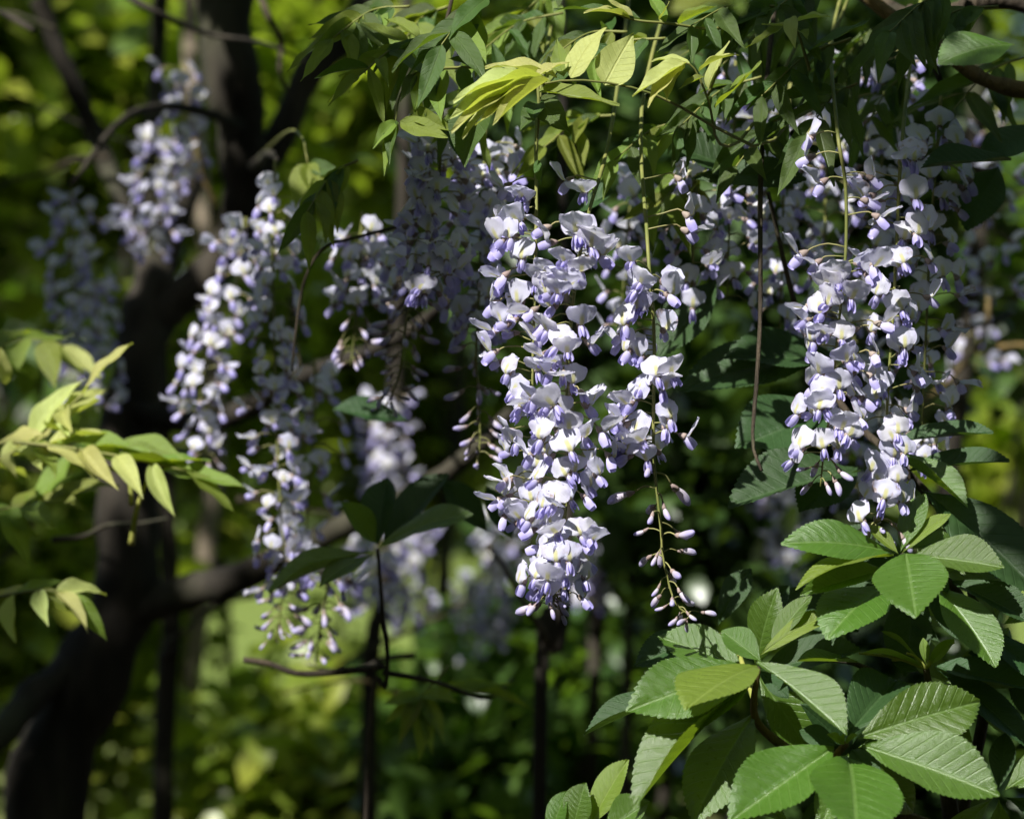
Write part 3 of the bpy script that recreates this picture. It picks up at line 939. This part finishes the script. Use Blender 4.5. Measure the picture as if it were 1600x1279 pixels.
rowsB = [((640, 700), (180, 850), 'n', .95, B, B - .04, (-.25, -.82, .5)), ((648, 688), (393, 842), 'y', 1.15, B - .01, B - .08, (-.3, -.7, .6)), ((642, 715), (335, 965), 'n', .95, B + .005, B - .03, (-.35, -.7, .6)),
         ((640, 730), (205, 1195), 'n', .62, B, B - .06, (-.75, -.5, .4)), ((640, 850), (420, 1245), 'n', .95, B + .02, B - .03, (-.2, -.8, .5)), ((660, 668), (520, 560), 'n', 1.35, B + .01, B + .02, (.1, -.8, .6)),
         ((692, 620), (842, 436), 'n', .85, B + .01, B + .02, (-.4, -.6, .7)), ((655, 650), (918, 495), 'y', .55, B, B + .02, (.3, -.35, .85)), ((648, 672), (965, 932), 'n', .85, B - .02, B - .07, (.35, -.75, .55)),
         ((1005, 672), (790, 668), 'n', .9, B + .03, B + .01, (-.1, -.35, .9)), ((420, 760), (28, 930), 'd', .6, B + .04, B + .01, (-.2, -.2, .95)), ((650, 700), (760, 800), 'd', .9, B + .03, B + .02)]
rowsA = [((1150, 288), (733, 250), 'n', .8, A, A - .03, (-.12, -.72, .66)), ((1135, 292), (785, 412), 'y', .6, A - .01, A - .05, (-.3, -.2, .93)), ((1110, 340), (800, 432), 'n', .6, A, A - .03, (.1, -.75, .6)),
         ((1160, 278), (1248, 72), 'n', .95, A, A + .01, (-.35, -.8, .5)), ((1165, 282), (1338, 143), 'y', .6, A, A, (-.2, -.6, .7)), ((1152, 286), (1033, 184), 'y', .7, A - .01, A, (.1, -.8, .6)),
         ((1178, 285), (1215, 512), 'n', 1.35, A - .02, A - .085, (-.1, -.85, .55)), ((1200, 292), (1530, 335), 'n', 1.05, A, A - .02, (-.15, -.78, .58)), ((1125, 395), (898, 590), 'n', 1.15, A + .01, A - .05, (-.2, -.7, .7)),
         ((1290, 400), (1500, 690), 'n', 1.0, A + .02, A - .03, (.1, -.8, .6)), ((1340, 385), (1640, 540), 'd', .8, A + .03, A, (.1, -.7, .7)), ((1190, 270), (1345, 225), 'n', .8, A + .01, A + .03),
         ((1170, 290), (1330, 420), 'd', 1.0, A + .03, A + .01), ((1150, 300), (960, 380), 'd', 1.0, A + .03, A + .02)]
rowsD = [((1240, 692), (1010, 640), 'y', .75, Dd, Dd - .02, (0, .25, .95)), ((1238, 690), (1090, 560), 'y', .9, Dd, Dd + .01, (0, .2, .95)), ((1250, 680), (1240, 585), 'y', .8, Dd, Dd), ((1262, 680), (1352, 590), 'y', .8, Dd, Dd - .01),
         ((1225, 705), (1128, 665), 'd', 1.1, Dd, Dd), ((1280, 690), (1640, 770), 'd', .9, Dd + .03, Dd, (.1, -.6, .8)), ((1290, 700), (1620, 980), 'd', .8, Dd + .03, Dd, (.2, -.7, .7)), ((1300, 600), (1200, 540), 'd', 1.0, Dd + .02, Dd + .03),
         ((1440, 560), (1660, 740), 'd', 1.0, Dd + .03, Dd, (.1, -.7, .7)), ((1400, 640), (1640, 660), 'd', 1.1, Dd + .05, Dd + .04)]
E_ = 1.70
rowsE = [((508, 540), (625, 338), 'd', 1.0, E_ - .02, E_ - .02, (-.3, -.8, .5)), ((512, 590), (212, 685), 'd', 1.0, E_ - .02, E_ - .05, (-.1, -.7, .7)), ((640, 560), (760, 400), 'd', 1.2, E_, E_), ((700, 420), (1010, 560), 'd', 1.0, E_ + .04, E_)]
for rows in (rowsC, rowsB, rowsA, rowsD, rowsE):
    leafy(shrub, 'leaf', SLEAF, rows, SN, rs_, o_sh, Z)
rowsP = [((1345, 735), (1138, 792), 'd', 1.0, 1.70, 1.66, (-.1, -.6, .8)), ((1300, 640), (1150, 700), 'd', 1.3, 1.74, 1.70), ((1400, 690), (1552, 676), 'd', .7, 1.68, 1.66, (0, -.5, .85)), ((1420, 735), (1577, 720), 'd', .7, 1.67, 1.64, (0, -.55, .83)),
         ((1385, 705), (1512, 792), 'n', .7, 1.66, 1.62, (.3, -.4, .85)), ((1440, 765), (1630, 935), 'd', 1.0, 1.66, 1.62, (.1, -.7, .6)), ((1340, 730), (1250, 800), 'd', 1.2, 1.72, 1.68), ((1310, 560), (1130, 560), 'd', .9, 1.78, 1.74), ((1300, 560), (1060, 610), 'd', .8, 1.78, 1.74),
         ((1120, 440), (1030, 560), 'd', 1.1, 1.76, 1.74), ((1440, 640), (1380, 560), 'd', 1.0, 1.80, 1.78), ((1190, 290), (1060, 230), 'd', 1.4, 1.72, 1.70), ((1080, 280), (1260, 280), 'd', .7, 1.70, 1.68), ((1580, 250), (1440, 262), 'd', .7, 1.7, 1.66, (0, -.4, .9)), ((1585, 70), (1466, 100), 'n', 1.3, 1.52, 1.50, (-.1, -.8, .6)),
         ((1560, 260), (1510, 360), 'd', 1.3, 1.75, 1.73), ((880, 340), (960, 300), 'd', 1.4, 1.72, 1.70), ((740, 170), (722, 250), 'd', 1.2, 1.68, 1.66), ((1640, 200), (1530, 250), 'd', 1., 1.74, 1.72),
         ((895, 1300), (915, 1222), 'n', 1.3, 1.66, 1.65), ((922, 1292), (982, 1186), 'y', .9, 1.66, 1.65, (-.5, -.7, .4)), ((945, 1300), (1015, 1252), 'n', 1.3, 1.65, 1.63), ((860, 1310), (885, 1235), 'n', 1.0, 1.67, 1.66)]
leafy(shrub, 'leaf', SLEAF, rowsP, SN, rs_, o_sh)
rowsX = []
for (cx, cy_, D0, nn) in ((1180, 1050, 1.63, 5), (1330, 1170, 1.60, 6), (1430, 900, 1.66, 6), (1500, 1080, 1.66, 7), (1560, 980, 1.68, 5), (1560, 1240, 1.62, 6), (1240, 1290, 1.60, 4)):
    a0 = rs_.uniform(0, 6.28)
    for k in range(nn):
        a = a0 + 6.283 * k / nn + rs_.uniform(-.3, .3)
        L = rs_.uniform(120, 190)
        rowsX.append(((cx + 12 * math.cos(a), cy_ + 8 * math.sin(a)), (cx + L * math.cos(a), cy_ + L * .8 * math.sin(a) + 15), rs_.choice('nndd'), rs_.uniform(.75, 1.05), D0, D0 + rs_.uniform(-.04, .04)))
leafy(shrub, 'leaf', SLEAF, rowsX, SN, rs_, o_sh)
cA, cB, cC, cD = Z(1165, 290), Z(650, 690), Z(965, 965), Z(1250, 695)
stem(shrub, 'stem', [(1640, 4600, 1.95), (1560, 1700, 1.80), (1500, 1350, 1.70), (1470, 1180, 1.66), (*cD, Dd)], .012, .0022, M_TWIG, o_sh, 40)
stem(shrub, 'stem', [(1490, 1320, 1.70), (1540, 1080, 1.68), (1500, 930, 1.64), (*cA, A)], .005, .0022, M_TWIG, o_sh)
stem(shrub, 'stem', [(1480, 1300, 1.69), (1330, 1240, 1.62), (1230, 1170, 1.60), (1180, 1120, 1.58), (*cB, B)], .005, .0018, M_GOLD, o_sh)
stem(shrub, 'stem', [(1230, 1168, 1.60), (1260, 1180, 1.57), (1295, 1185, 1.55), (*cC, C)], .003, .0022, M_GOLD, o_sh)
stem(shrub, 'stem', [(1480, 1220, 1.67), (1400, 1080, 1.66), (1345, 1040, 1.65), (1300, 1030, 1.65)], .003, .0014, M_TWIG, o_sh)
stem(shrub, 'stem', [(1180, 1100, 1.58), (1150, 1010, 1.64), (1125, 990, 1.67)], .002, .0012, M_PETIOLE, o_sh)
stem(shrub, 'stem', [(1540, 1080, 1.68), (1500, 850, 1.70), (1400, 720, 1.70), (1320, 640, 1.74), (1250, 500, 1.76), (1200, 300, 1.72)], .004, .0015, M_TWIG, o_sh, 30)
stem(shrub, 'stem', [(1100, 1500, 1.66), (990, 1330, 1.66), (930, 1290, 1.66)], .003, .0015, M_TWIG, o_sh)
for (x, y) in ((1010, 640), (1128, 665), (1352, 600), (1290, 660), (1180, 640)):
    zx, zy = Z(x, y)
    stem(shrub, 'petiole', [(*cD, Dd), ((cD[0] + zx) / 2, (cD[1] + zy) / 2 - 6, Dd), (zx, zy, Dd)], .0013, .0009, M_PETIOLE, o_sh, 6, 6, 0)

# --- dark sapling left of centre
o_s2 = P(600, 1060, 1.95); o_s2.z = 0
sap = empty('sapling', o_s2)
tag(sap, 'thin dark sapling with a few broad shaded leaves below the blue racemes', 'sapling')
S2 = Vector((-.2, -.6, .75))
leafy(sap, 'leaf', SLEAF, [((592, 856), (738, 803), 'n', .8, 1.86, 1.83), ((588, 850), (534, 785), 'n', 1.0, 1.86, 1.84, (.3, -.9, .3)), ((590, 850), (605, 745), 'd', 1.1, 1.86, 1.88), ((578, 862), (420, 925), 'n', .6, 1.87, 1.84, (0, -.4, .9)),
                           ((582, 868), (500, 915), 'n', .9, 1.86, 1.83), ((600, 850), (700, 740), 'd', 1.0, 1.88, 1.90), ((640, 660), (520, 640), 'd', 1.0, 2.0, 1.98), ((760, 830), (690, 750), 'd', 1.0, 1.9, 1.9), ((800, 840), (760, 760), 'd', .9, 1.9, 1.9)], S2, rs_, o_s2)
stem(sap, 'stem', [(560, 4200, 1.95), (570, 1400, 1.93), (604, 1060, 1.92), (598, 960, 1.90), (590, 858, 1.86)], .0024, .0014, M_TWIG, o_s2, 40)
stem(sap, 'stem', [(598, 1040, 1.92), (560, 1046, 1.94), (470, 1052, 1.95), (420, 1036, 1.96), (380, 1030, 1.96)], .0030, .0024, M_TWIG, o_s2)
stem(sap, 'stem', [(600, 1050, 1.92), (680, 1065, 1.95), (760, 1090, 2.0), (800, 1060, 2.05)], .0026, .0012, M_TWIG, o_s2)

# ------------------------------------------------------------------ the old wisteria
o_v = P(40, 1279, 2.6); o_v.z = 0
vine = empty('wisteria_vine', o_v)
tag(vine, 'old dark wisteria trunk leaning at left with twisting limbs that carry the racemes', 'tree')


def limb(name, pts, w0, w1, mat=M_BARK, n=34, seed=0, sides=14, root=None, origin=None):
    """w0, w1: width in photo pixels at the ends"""
    root = root or vine
    origin = o_v if origin is None else origin
    S = [Vector(p) - origin for p in spline([tuple(P(*q)) for q in pts], n)]
    r0 = w0 * .5 * SP * pts[0][2]
    r1 = w1 * .5 * SP * pts[-1][2]
    g = tube_geo(S, [r0 + (r1 - r0) * i / (n - 1) for i in range(n)], sides, .35, seed)
    return link(name, mesh(name, g[0], g[1], [mat], g[2]), root)


limb('trunk', [(-20, 2100, 2.6), (60, 1300, 2.6), (130, 1080, 2.6), (200, 900, 2.6), (195, 700, 2.62), (225, 520, 2.65), (250, 400, 2.7), (300, 250, 2.75)], 140, 50, seed=1, n=60)
limb('limb', [(352, -260, 2.6), (356, -40, 2.6), (360, 90, 2.6), (372, 200, 2.62), (384, 300, 2.64), (350, 400, 2.66), (270, 480, 2.66), (225, 560, 2.64)], 104, 45, seed=2, n=50)
limb('limb', [(640, -160, 2.7), (575, 10, 2.68), (500, 90, 2.66), (450, 190, 2.65), (390, 310, 2.64)], 52, 40, seed=3)
limb('limb', [(190, 960, 2.6), (300, 925, 2.58), (400, 890, 2.55), (520, 830, 2.5), (640, 775, 2.45), (740, 705, 2.42), (800, 640, 2.42)], 60, 18, seed=4)
limb('limb', [(200, 640, 2.62), (330, 660, 2.55), (450, 600, 2.45), (520, 570, 2.4), (620, 530, 2.35), (700, 470, 2.3)], 40, 16, seed=5)
limb('limb', [(140, 1020, 2.6), (60, 1080, 2.55), (0, 1150, 2.5), (-60, 1190, 2.5)], 55, 40, seed=6)
limb('limb', [(60, 0, 2.8), (110, 120, 2.8), (160, 240, 2.8), (230, 420, 2.7)], 30, 30, seed=7)
limb('branch', [(1310, -40, 1.78), (1400, 30, 1.76), (1470, 75, 1.75), (1540, 125, 1.74), (1640, 150, 1.73)], 20, 26, M_GOLD, seed=8, n=24, sides=9)
limb('branch', [(1700, 40, 1.82), (1560, 0, 1.82), (1430, 30, 1.80), (1300, -40, 1.86), (1150, -60, 1.86), (1000, -55, 1.86), (860, -50, 1.86), (740, -60, 1.86), (600, -60, 2.0), (500, -40, 2.5), (355, -200, 2.6)], 24, 30, M_TWIG, seed=9, n=60, sides=9)
limb('twig', [(1420, 10, 1.80), (1445, 60, 1.79), (1470, 130, 1.78)], 12, 9, M_TWIG, seed=10, n=10, sides=7)
limb('twig', [(1510, -10, 1.8), (1490, 40, 1.79), (1475, 80, 1.77)], 12, 9, M_TWIG, seed=11, n=10, sides=7)
limb('dry_stalk', [(1215, -40, 1.80), (1196, 150, 1.70), (1188, 320, 1.66), (1188, 480, 1.65), (1182, 600, 1.64), (1176, 690, 1.63), (1190, 735, 1.62)], 9, 5, M_TWIG, seed=12, n=16, sides=7)
limb('twig', [(640, 350, 1.8), (560, 370, 1.82), (505, 388, 1.84), (475, 440, 1.85), (462, 520, 1.85), (456, 580, 1.85)], 6, 4, M_TWIG, seed=13, n=20, sides=7)
limb('twig', [(690, 180, 1.74), (694, 60, 1.72), (720, -60, 1.72)], 7, 7, M_TWIG, seed=14, n=8, sides=6)
limb('limb', [(380, 200, 2.6), (300, 170, 2.5), (200, 180, 2.4), (110, 290, 2.35)], 18, 8, seed=15, n=16)
limb('limb', [(395, 260, 2.6), (420, 240, 2.3), (432, 250, 2.0)], 16, 8, seed=16, n=12)

rt_ = random.Random(64)
for k in range(26):      # tangle of thin twigs round the old limbs
    x, y = (rt_.uniform(20, 760), rt_.uniform(-20, 1250)) if k < 22 else (rt_.uniform(1480, 1600), rt_.uniform(350, 600))
    D = rt_.uniform(2.15, 3.1)
    a, L = rt_.uniform(0, 6.283), rt_.uniform(160, 380)
    q = [(x, y, D)]
    for j in range(4):
        a += rt_.uniform(-.55, .55)
        q.append((q[-1][0] + math.cos(a) * L / 4, q[-1][1] + math.sin(a) * L / 4, D + rt_.uniform(-.05, .05)))
    limb('twig', q, rt_.uniform(6, 13), rt_.uniform(2, 5), rt_.choice((M_TWIG, M_TWIG, M_BARK, M_GOLD)), n=16, seed=100 + k, sides=6)

# slim stems standing behind
GS = 'slim sunlit trunks in the background'
for i, (pts, w0, w1, lab) in enumerate([
        ([(300, 2400, 4.2), (300, 1270, 4.2), (296, 1100, 4.2), (318, 900, 4.2), (335, 700, 4.2), (330, 500, 4.2), (300, 100, 4.2), (290, -400, 4.2)], 34, 24, 'tan sunlit slim trunk behind the dark leaning trunk'),
        ([(205, 2400, 4.6), (208, 1250, 4.6), (214, 1100, 4.6), (225, 900, 4.6), (220, -300, 4.6)], 20, 14, 'thin pale trunk close behind the leaning trunk base'),
        ([(930, 2000, 4.8), (940, 1000, 4.8), (950, 850, 4.8), (960, 700, 4.8), (980, -300, 4.8)], 36, 26, 'tan sunlit trunk behind the tip of the fullest raceme')]):
    o = P(*pts[0]); o.z = 0
    r = empty('slim_tree', o); tag(r, lab, 'tree', GS)
    limb('trunk', pts, w0, w1, M_TAN, seed=20 + i, root=r, origin=o, n=30)
GD = 'dark slim stems in the shade'
for i, (pts, w0, w1, lab) in enumerate([
        ([(255, 2600, 3.0), (256, 1200, 3.0), (268, 1000, 3.0), (262, 800, 3.0), (240, 300, 3.0), (265, -300, 3.0)], 34, 24, 'dark upright stem between the leaning trunk and the tan slim trunk'),
        ([(560, 3000, 3.0), (575, 1200, 3.0), (600, 900, 3.0), (630, 300, 3.0), (640, -300, 3.0)], 30, 18, 'dark upright stem behind the palm shaped leaf cluster'),
        ([(830, 3000, 2.3), (845, 1110, 2.3), (868, 1020, 2.3), (884, 930, 2.3), (890, 700, 2.3), (880, 300, 2.3), (880, -200, 2.3)], 24, 12, 'dark thin stem directly below the fullest raceme'),
        ([(1420, 2400, 3.2), (1440, 1200, 3.2), (1500, 600, 3.2), (1530, 300, 3.2), (1500, -300, 3.2)], 40, 26, 'dark stem behind the right hand racemes')]):
    o = P(*pts[0]); o.z = 0
    r = empty('slim_tree', o); tag(r, lab, 'tree', GD)
    limb('trunk', pts, w0, w1, M_BARK, seed=30 + i, root=r, origin=o, n=30)
    if i == 2:
        limb('branch', [(868, 1020, 2.3), (830, 960, 2.28), (790, 890, 2.25), (760, 850, 2.25)], 11, 7, M_TWIG, seed=41, n=10, sides=7, root=r, origin=o)

# ------------------------------------------------------------------ background shrubs and trees
BG = [  # label, group, px, py, D, rx px, ry px, leaves, leaf size, material
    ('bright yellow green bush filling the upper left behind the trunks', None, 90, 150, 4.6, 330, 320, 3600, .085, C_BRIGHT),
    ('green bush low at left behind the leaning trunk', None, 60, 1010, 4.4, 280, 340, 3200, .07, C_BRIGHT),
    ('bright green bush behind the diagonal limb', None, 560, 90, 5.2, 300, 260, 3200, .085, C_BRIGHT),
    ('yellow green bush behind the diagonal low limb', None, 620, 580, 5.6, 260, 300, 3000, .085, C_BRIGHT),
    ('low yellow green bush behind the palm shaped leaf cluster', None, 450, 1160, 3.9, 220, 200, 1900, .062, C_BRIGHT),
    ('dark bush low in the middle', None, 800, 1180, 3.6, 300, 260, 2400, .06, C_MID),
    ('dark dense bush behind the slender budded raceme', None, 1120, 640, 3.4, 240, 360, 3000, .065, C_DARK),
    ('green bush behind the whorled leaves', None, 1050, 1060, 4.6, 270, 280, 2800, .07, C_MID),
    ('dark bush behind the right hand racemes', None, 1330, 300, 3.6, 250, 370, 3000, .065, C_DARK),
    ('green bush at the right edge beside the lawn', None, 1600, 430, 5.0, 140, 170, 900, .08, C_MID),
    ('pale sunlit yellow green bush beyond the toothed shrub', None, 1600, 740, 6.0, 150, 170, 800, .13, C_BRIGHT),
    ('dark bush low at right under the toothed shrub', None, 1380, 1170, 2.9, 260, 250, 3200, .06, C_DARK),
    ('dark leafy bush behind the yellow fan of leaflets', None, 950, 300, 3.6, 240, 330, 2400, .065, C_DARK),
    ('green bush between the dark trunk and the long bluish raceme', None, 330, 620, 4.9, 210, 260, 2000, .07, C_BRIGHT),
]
for i, (lab, grp, x, y, D, rx, ry, n, sz, mt) in enumerate(BG):
    c = P(x, y, D)
    o = Vector((c.x, c.y, 0))
    r = empty('shrub', o)
    tag(r, lab, 'shrub', grp)
    rs = np.random.RandomState(500 + i)
    rad = (rx * SP * D, max(.35, rx * SP * D * .75), ry * SP * D)
    pos = clumpy(rs, c - o, rad, n, 22, .26)
    pos = pos[pos[:, 2] > .05]
    link('crown', leaf_cloud('crown', pos, sz, mt, 600 + i), r)
    rng = random.Random(700 + i)
    for k in range(4):
        top = (c - o) + Vector((rng.uniform(-.6, .6) * rad[0], rng.uniform(-.5, .5) * rad[1], rng.uniform(-.2, .7) * rad[2]))
        b = Vector((rng.uniform(-.15, .15), rng.uniform(-.15, .15), -.02))
        S = [Vector(p) for p in spline([tuple(b), tuple(b.lerp(top, .5) + Vector((rng.uniform(-.1, .1), rng.uniform(-.1, .1), .1))), tuple(top)], 12)]
        g = tube_geo(S, [.016 * (1 - .7 * q / 11) for q in range(12)], 6, .2, k)
        link('stem', mesh('stem', g[0], g[1], [M_BARK], g[2]), r)

# far trees round the lawn
rsF = random.Random(91)
FT = 'sunlit trees round the lawn far behind'
for i in range(15):
    D = rsF.uniform(17, 30)
    x = -9 + 18 * i / 14 + rsF.uniform(-.6, .6)
    x *= D / 22
    h = rsF.uniform(9, 13) * D / 24
    o = Vector((x, D, 0))
    r = empty('tree', o)
    tag(r, 'sunlit broadleaved tree far behind beyond the lawn', 'tree', FT)
    rs = np.random.RandomState(800 + i)
    pos = clumpy(rs, (0, 0, h * .52), (h * .30, h * .28, h * .47), 2600, 26, .22)
    pos = pos[pos[:, 2] > .3]
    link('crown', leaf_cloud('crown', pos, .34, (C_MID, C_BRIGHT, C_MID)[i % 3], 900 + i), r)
    S = [Vector((0, 0, -.1)), Vector((.1, 0, h * .3)), Vector((-.1, .1, h * .6)), Vector((0, 0, h * .85))]
    S = [Vector(p) for p in spline([tuple(p) for p in S], 12)]
    g = tube_geo(S, [.22 * (1 - .8 * q / 11) * h / 10 for q in range(12)], 9, .25, i)
    link('trunk', mesh('trunk', g[0], g[1], [M_BARK], g[2]), r)

# ------------------------------------------------------------------ the canopy overhead: its gaps let the sun onto the racemes
LIT = [  # px, py, D, radius in metres of the gap
    (880, 560, 1.58, .09), (870, 740, 1.575, .09), (850, 880, 1.575, .08), (790, 520, 1.61, .08), (890, 420, 1.58, .06), (985, 650, 1.59, .04), (1000, 760, 1.59, .05), (1020, 880, 1.6, .06), (830, 640, 1.6, .08),
    (1280, 560, 1.58, .045), (1310, 430, 1.58, .04), (1265, 390, 1.59, .02), (1260, 290, 1.59, .02), (1430, 480, 1.6, .02), (1300, 660, 1.59, .03), (1385, 640, 1.6, .02),
    (760, 160, 1.54, .08), (830, 130, 1.55, .06), (1035, 130, 1.57, .025), (970, 20, 1.58, .03), (1130, 100, 1.58, .02),
    (1100, 1080, 1.54, .08), (1180, 1200, 1.51, .08), (1340, 1230, 1.48, .08), (1400, 880, 1.58, .05), (1280, 850, 1.58, .05), (1480, 1200, 1.5, .05), (1220, 960, 1.58, .03), (950, 1240, 1.65, .04),
    (320, 560, 2.12, .05), (375, 440, 2.12, .04), (330, 680, 2.12, .05), (70, 640, 1.94, .09), (250, 730, 1.9, .07), (60, 930, 1.92, .12), (130, 950, 1.9, .08), (30, 780, 2.0, .1), (20, 560, 2.1, .1), (600, 720, 3.0, .1), (780, 900, 3.2, .08), (640, 880, 3.3, .07),
    (500, 960, 2.0, .03), (265, 300, 2.45, .02), (735, 1130, 3.6, .05), (325, 880, 4.2, .15), (320, 780, 4.2, .1), (295, 1220, 4.2, .12), (945, 900, 4.8, .2), (208, 1180, 4.6, .1), (700, 60, 1.7, .03), (900, 60, 1.7, .03), (1060, 60, 1.66, .03),
    (90, 110, 4.5, .5), (240, 60, 4.5, .35), (60, 300, 4.4, .4), (560, 40, 5.0, .40), (450, 60, 5.0, .3), (620, 640, 5.4, .55), (520, 420, 5.3, .45), (220, 200, 4.5, .3), (300, 330, 4.6, .2), (450, 1110, 3.8, .18), (400, 1230, 3.8, .14), (1570, 450, 4.9, .22), (40, 470, 4.4, .2),
    (50, 800, 4.3, .3), (1040, 1040, 4.5, .14), (1130, 860, 4.5, .10), (1570, 740, 6.0, .5), (330, 560, 4.8, .16), (20, 1000, 4.3, .12), (860, 30, 5.0, .25), (740, 1250, 3.5, .05), (880, 1100, 3.5, .05)]
LIT = [(P(x, y, D), r) for x, y, D, r in LIT]
SHADE = [  # px, py, D, radius x, radius y in pixels, leaves
    (1400, 250, 1.65, 150, 150, 190), (1200, 300, 1.75, 130, 160, 190), (1000, 330, 1.8, 110, 120, 80), (1060, 420, 1.6, 50, 90, 40), (1450, 620, 1.65, 40, 120, 40), (1150, 120, 1.65, 140, 70, 80), (1420, 60, 1.7, 150, 80, 80),
    (700, 320, 1.76, 90, 130, 40), (640, 490, 1.84, 60, 120, 60), (1425, 430, 1.62, 50, 170, 60), (430, 640, 2.0, 40, 240, 34), (1230, 680, 1.7, 90, 110, 70), (1100, 600, 1.74, 60, 120, 60), (590, 840, 1.86, 130, 70, 70), (1550, 760, 1.65, 60, 120, 60), (1550, 300, 2.1, 90, 160, 80),
    (650, 130, 1.63, 60, 70, 50), (360, 120, 2.6, 60, 200, 60), (220, 560, 2.6, 60, 160, 60), (120, 420, 2.45, 70, 140, 16), (900, 260, 1.7, 120, 60, 50), (1000, 250, 1.7, 80, 60, 40),
    (500, 60, 2.66, 60, 90, 40), (1060, 970, 1.68, 50, 60, 30), (1560, 1000, 1.6, 60, 100, 40), (680, 1120, 2.0, 90, 70, 50), (850, 1150, 3.4, 200, 150, 120)]
rs = np.random.RandomState(42)
N = 9000
pos = np.stack([rs.uniform(-1.9, 1.9, N), rs.uniform(-1.2, 4.0, N), rs.uniform(2.45, 3.5, N)], 1)
dens = np.array([noise.fractal(Vector(p) * 1.6 + Vector((3, 1, 0)), 1.0, 2.0, 2) for p in pos])
pos = pos[dens > -0.05]
s = np.array(SUN)
add = [pos]
for x, y, D, rx, ry, n in SHADE:  # extra unseen leaves added along the sun rays to shade each spot
    for k in range(int(n * 1.2)):
        a, q = rs.uniform(0, 6.283), rs.uniform(0, 1) ** .5
        b = np.array(P(x + rx * q * math.cos(a), y + ry * q * math.sin(a), D + rs.uniform(-.05, .05)))
        z = rs.uniform(2.3, 3.0)
        add.append((b + s * ((z - b[2]) / s[2]))[None, :])
pos = np.concatenate(add)
keep = np.ones(len(pos), bool)
for q, r in LIT:
    d = pos - np.array(q)
    perp = d - (d @ s)[:, None] * s
    keep &= np.linalg.norm(perp, axis=1) > r * .8 + .045
# thicker crown over the background: only small flecks of sun get through
N = 15000
bp = np.stack([rs.uniform(-3.2, 3.2, N), rs.uniform(2.2, 7.6, N), rs.uniform(3.0, 5.0, N)], 1)
bd = np.array([noise.fractal(Vector(p) * 1.1 + Vector((9, 4, 0)), 1.0, 2.0, 2) for p in bp])
bp = bp[bd > np.where((bp[:, 0] < -.2) & (bp[:, 1] > 2.8), .42, .16)]
bk = np.ones(len(bp), bool)
for q, r in LIT:
    if q.y > 1.85:
        d = bp - np.array(q)
        perp = d - (d @ s)[:, None] * s
        bk &= np.linalg.norm(perp, axis=1) > r * .8 + .06
bp = bp[bk]
# the roof of leaves ends above the field of view
top = CAMZ + 0.17 * 1.06 * np.maximum(pos[:, 1], .3) + .08
keep &= pos[:, 2] > top
pos = pos[keep]
bp = bp[bp[:, 2] > CAMZ + 0.18 * bp[:, 1] + .1]
N = 18000  # outer leaves, out of view, added to cut sky light and deepen the shade
op = np.stack([rs.uniform(-5, 5, N), rs.uniform(-5, 4, N), rs.uniform(3.0, 4.6, N)], 1)
op = op[(np.abs(op[:, 0]) > 1.8) | (op[:, 1] < -1.1)]
for k, (pp, sz) in enumerate(((bp, .13), (op, .2))):
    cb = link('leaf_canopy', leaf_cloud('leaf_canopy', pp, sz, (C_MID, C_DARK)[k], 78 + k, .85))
    tag(cb, ('crown of leaves overhead behind the racemes', 'unseen outer leaves added overhead to keep sky light out')[k], 'foliage', kind='stuff')
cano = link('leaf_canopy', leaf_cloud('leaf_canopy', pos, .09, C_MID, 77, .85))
tag(cano, 'leafy wisteria roof overhead that dapples the light', 'foliage', kind='stuff')
# unseen ring of leaves added behind the camera to block low sky light
rt = np.random.RandomState(12)
N = 30000
an = rt.uniform(R(-215), R(35), N)
rr = rt.uniform(3.6, 5.6, N)
tp = np.stack([np.cos(an) * rr, np.sin(an) * rr + .3, rt.uniform(0, 1, N) ** .9 * 4.6], 1)
tp = tp[np.array([noise.fractal(Vector(p) * .9, 1.0, 2.0, 2) for p in tp]) > -.45]
th = link('leaf_screen', leaf_cloud('leaf_screen', tp, .26, C_DARK, 5))
tag(th, 'unseen screen of dark leaves added to block low sky light', 'foliage', kind='stuff')
print('canopy leaves', len(pos), 'objects', len(scene.objects))
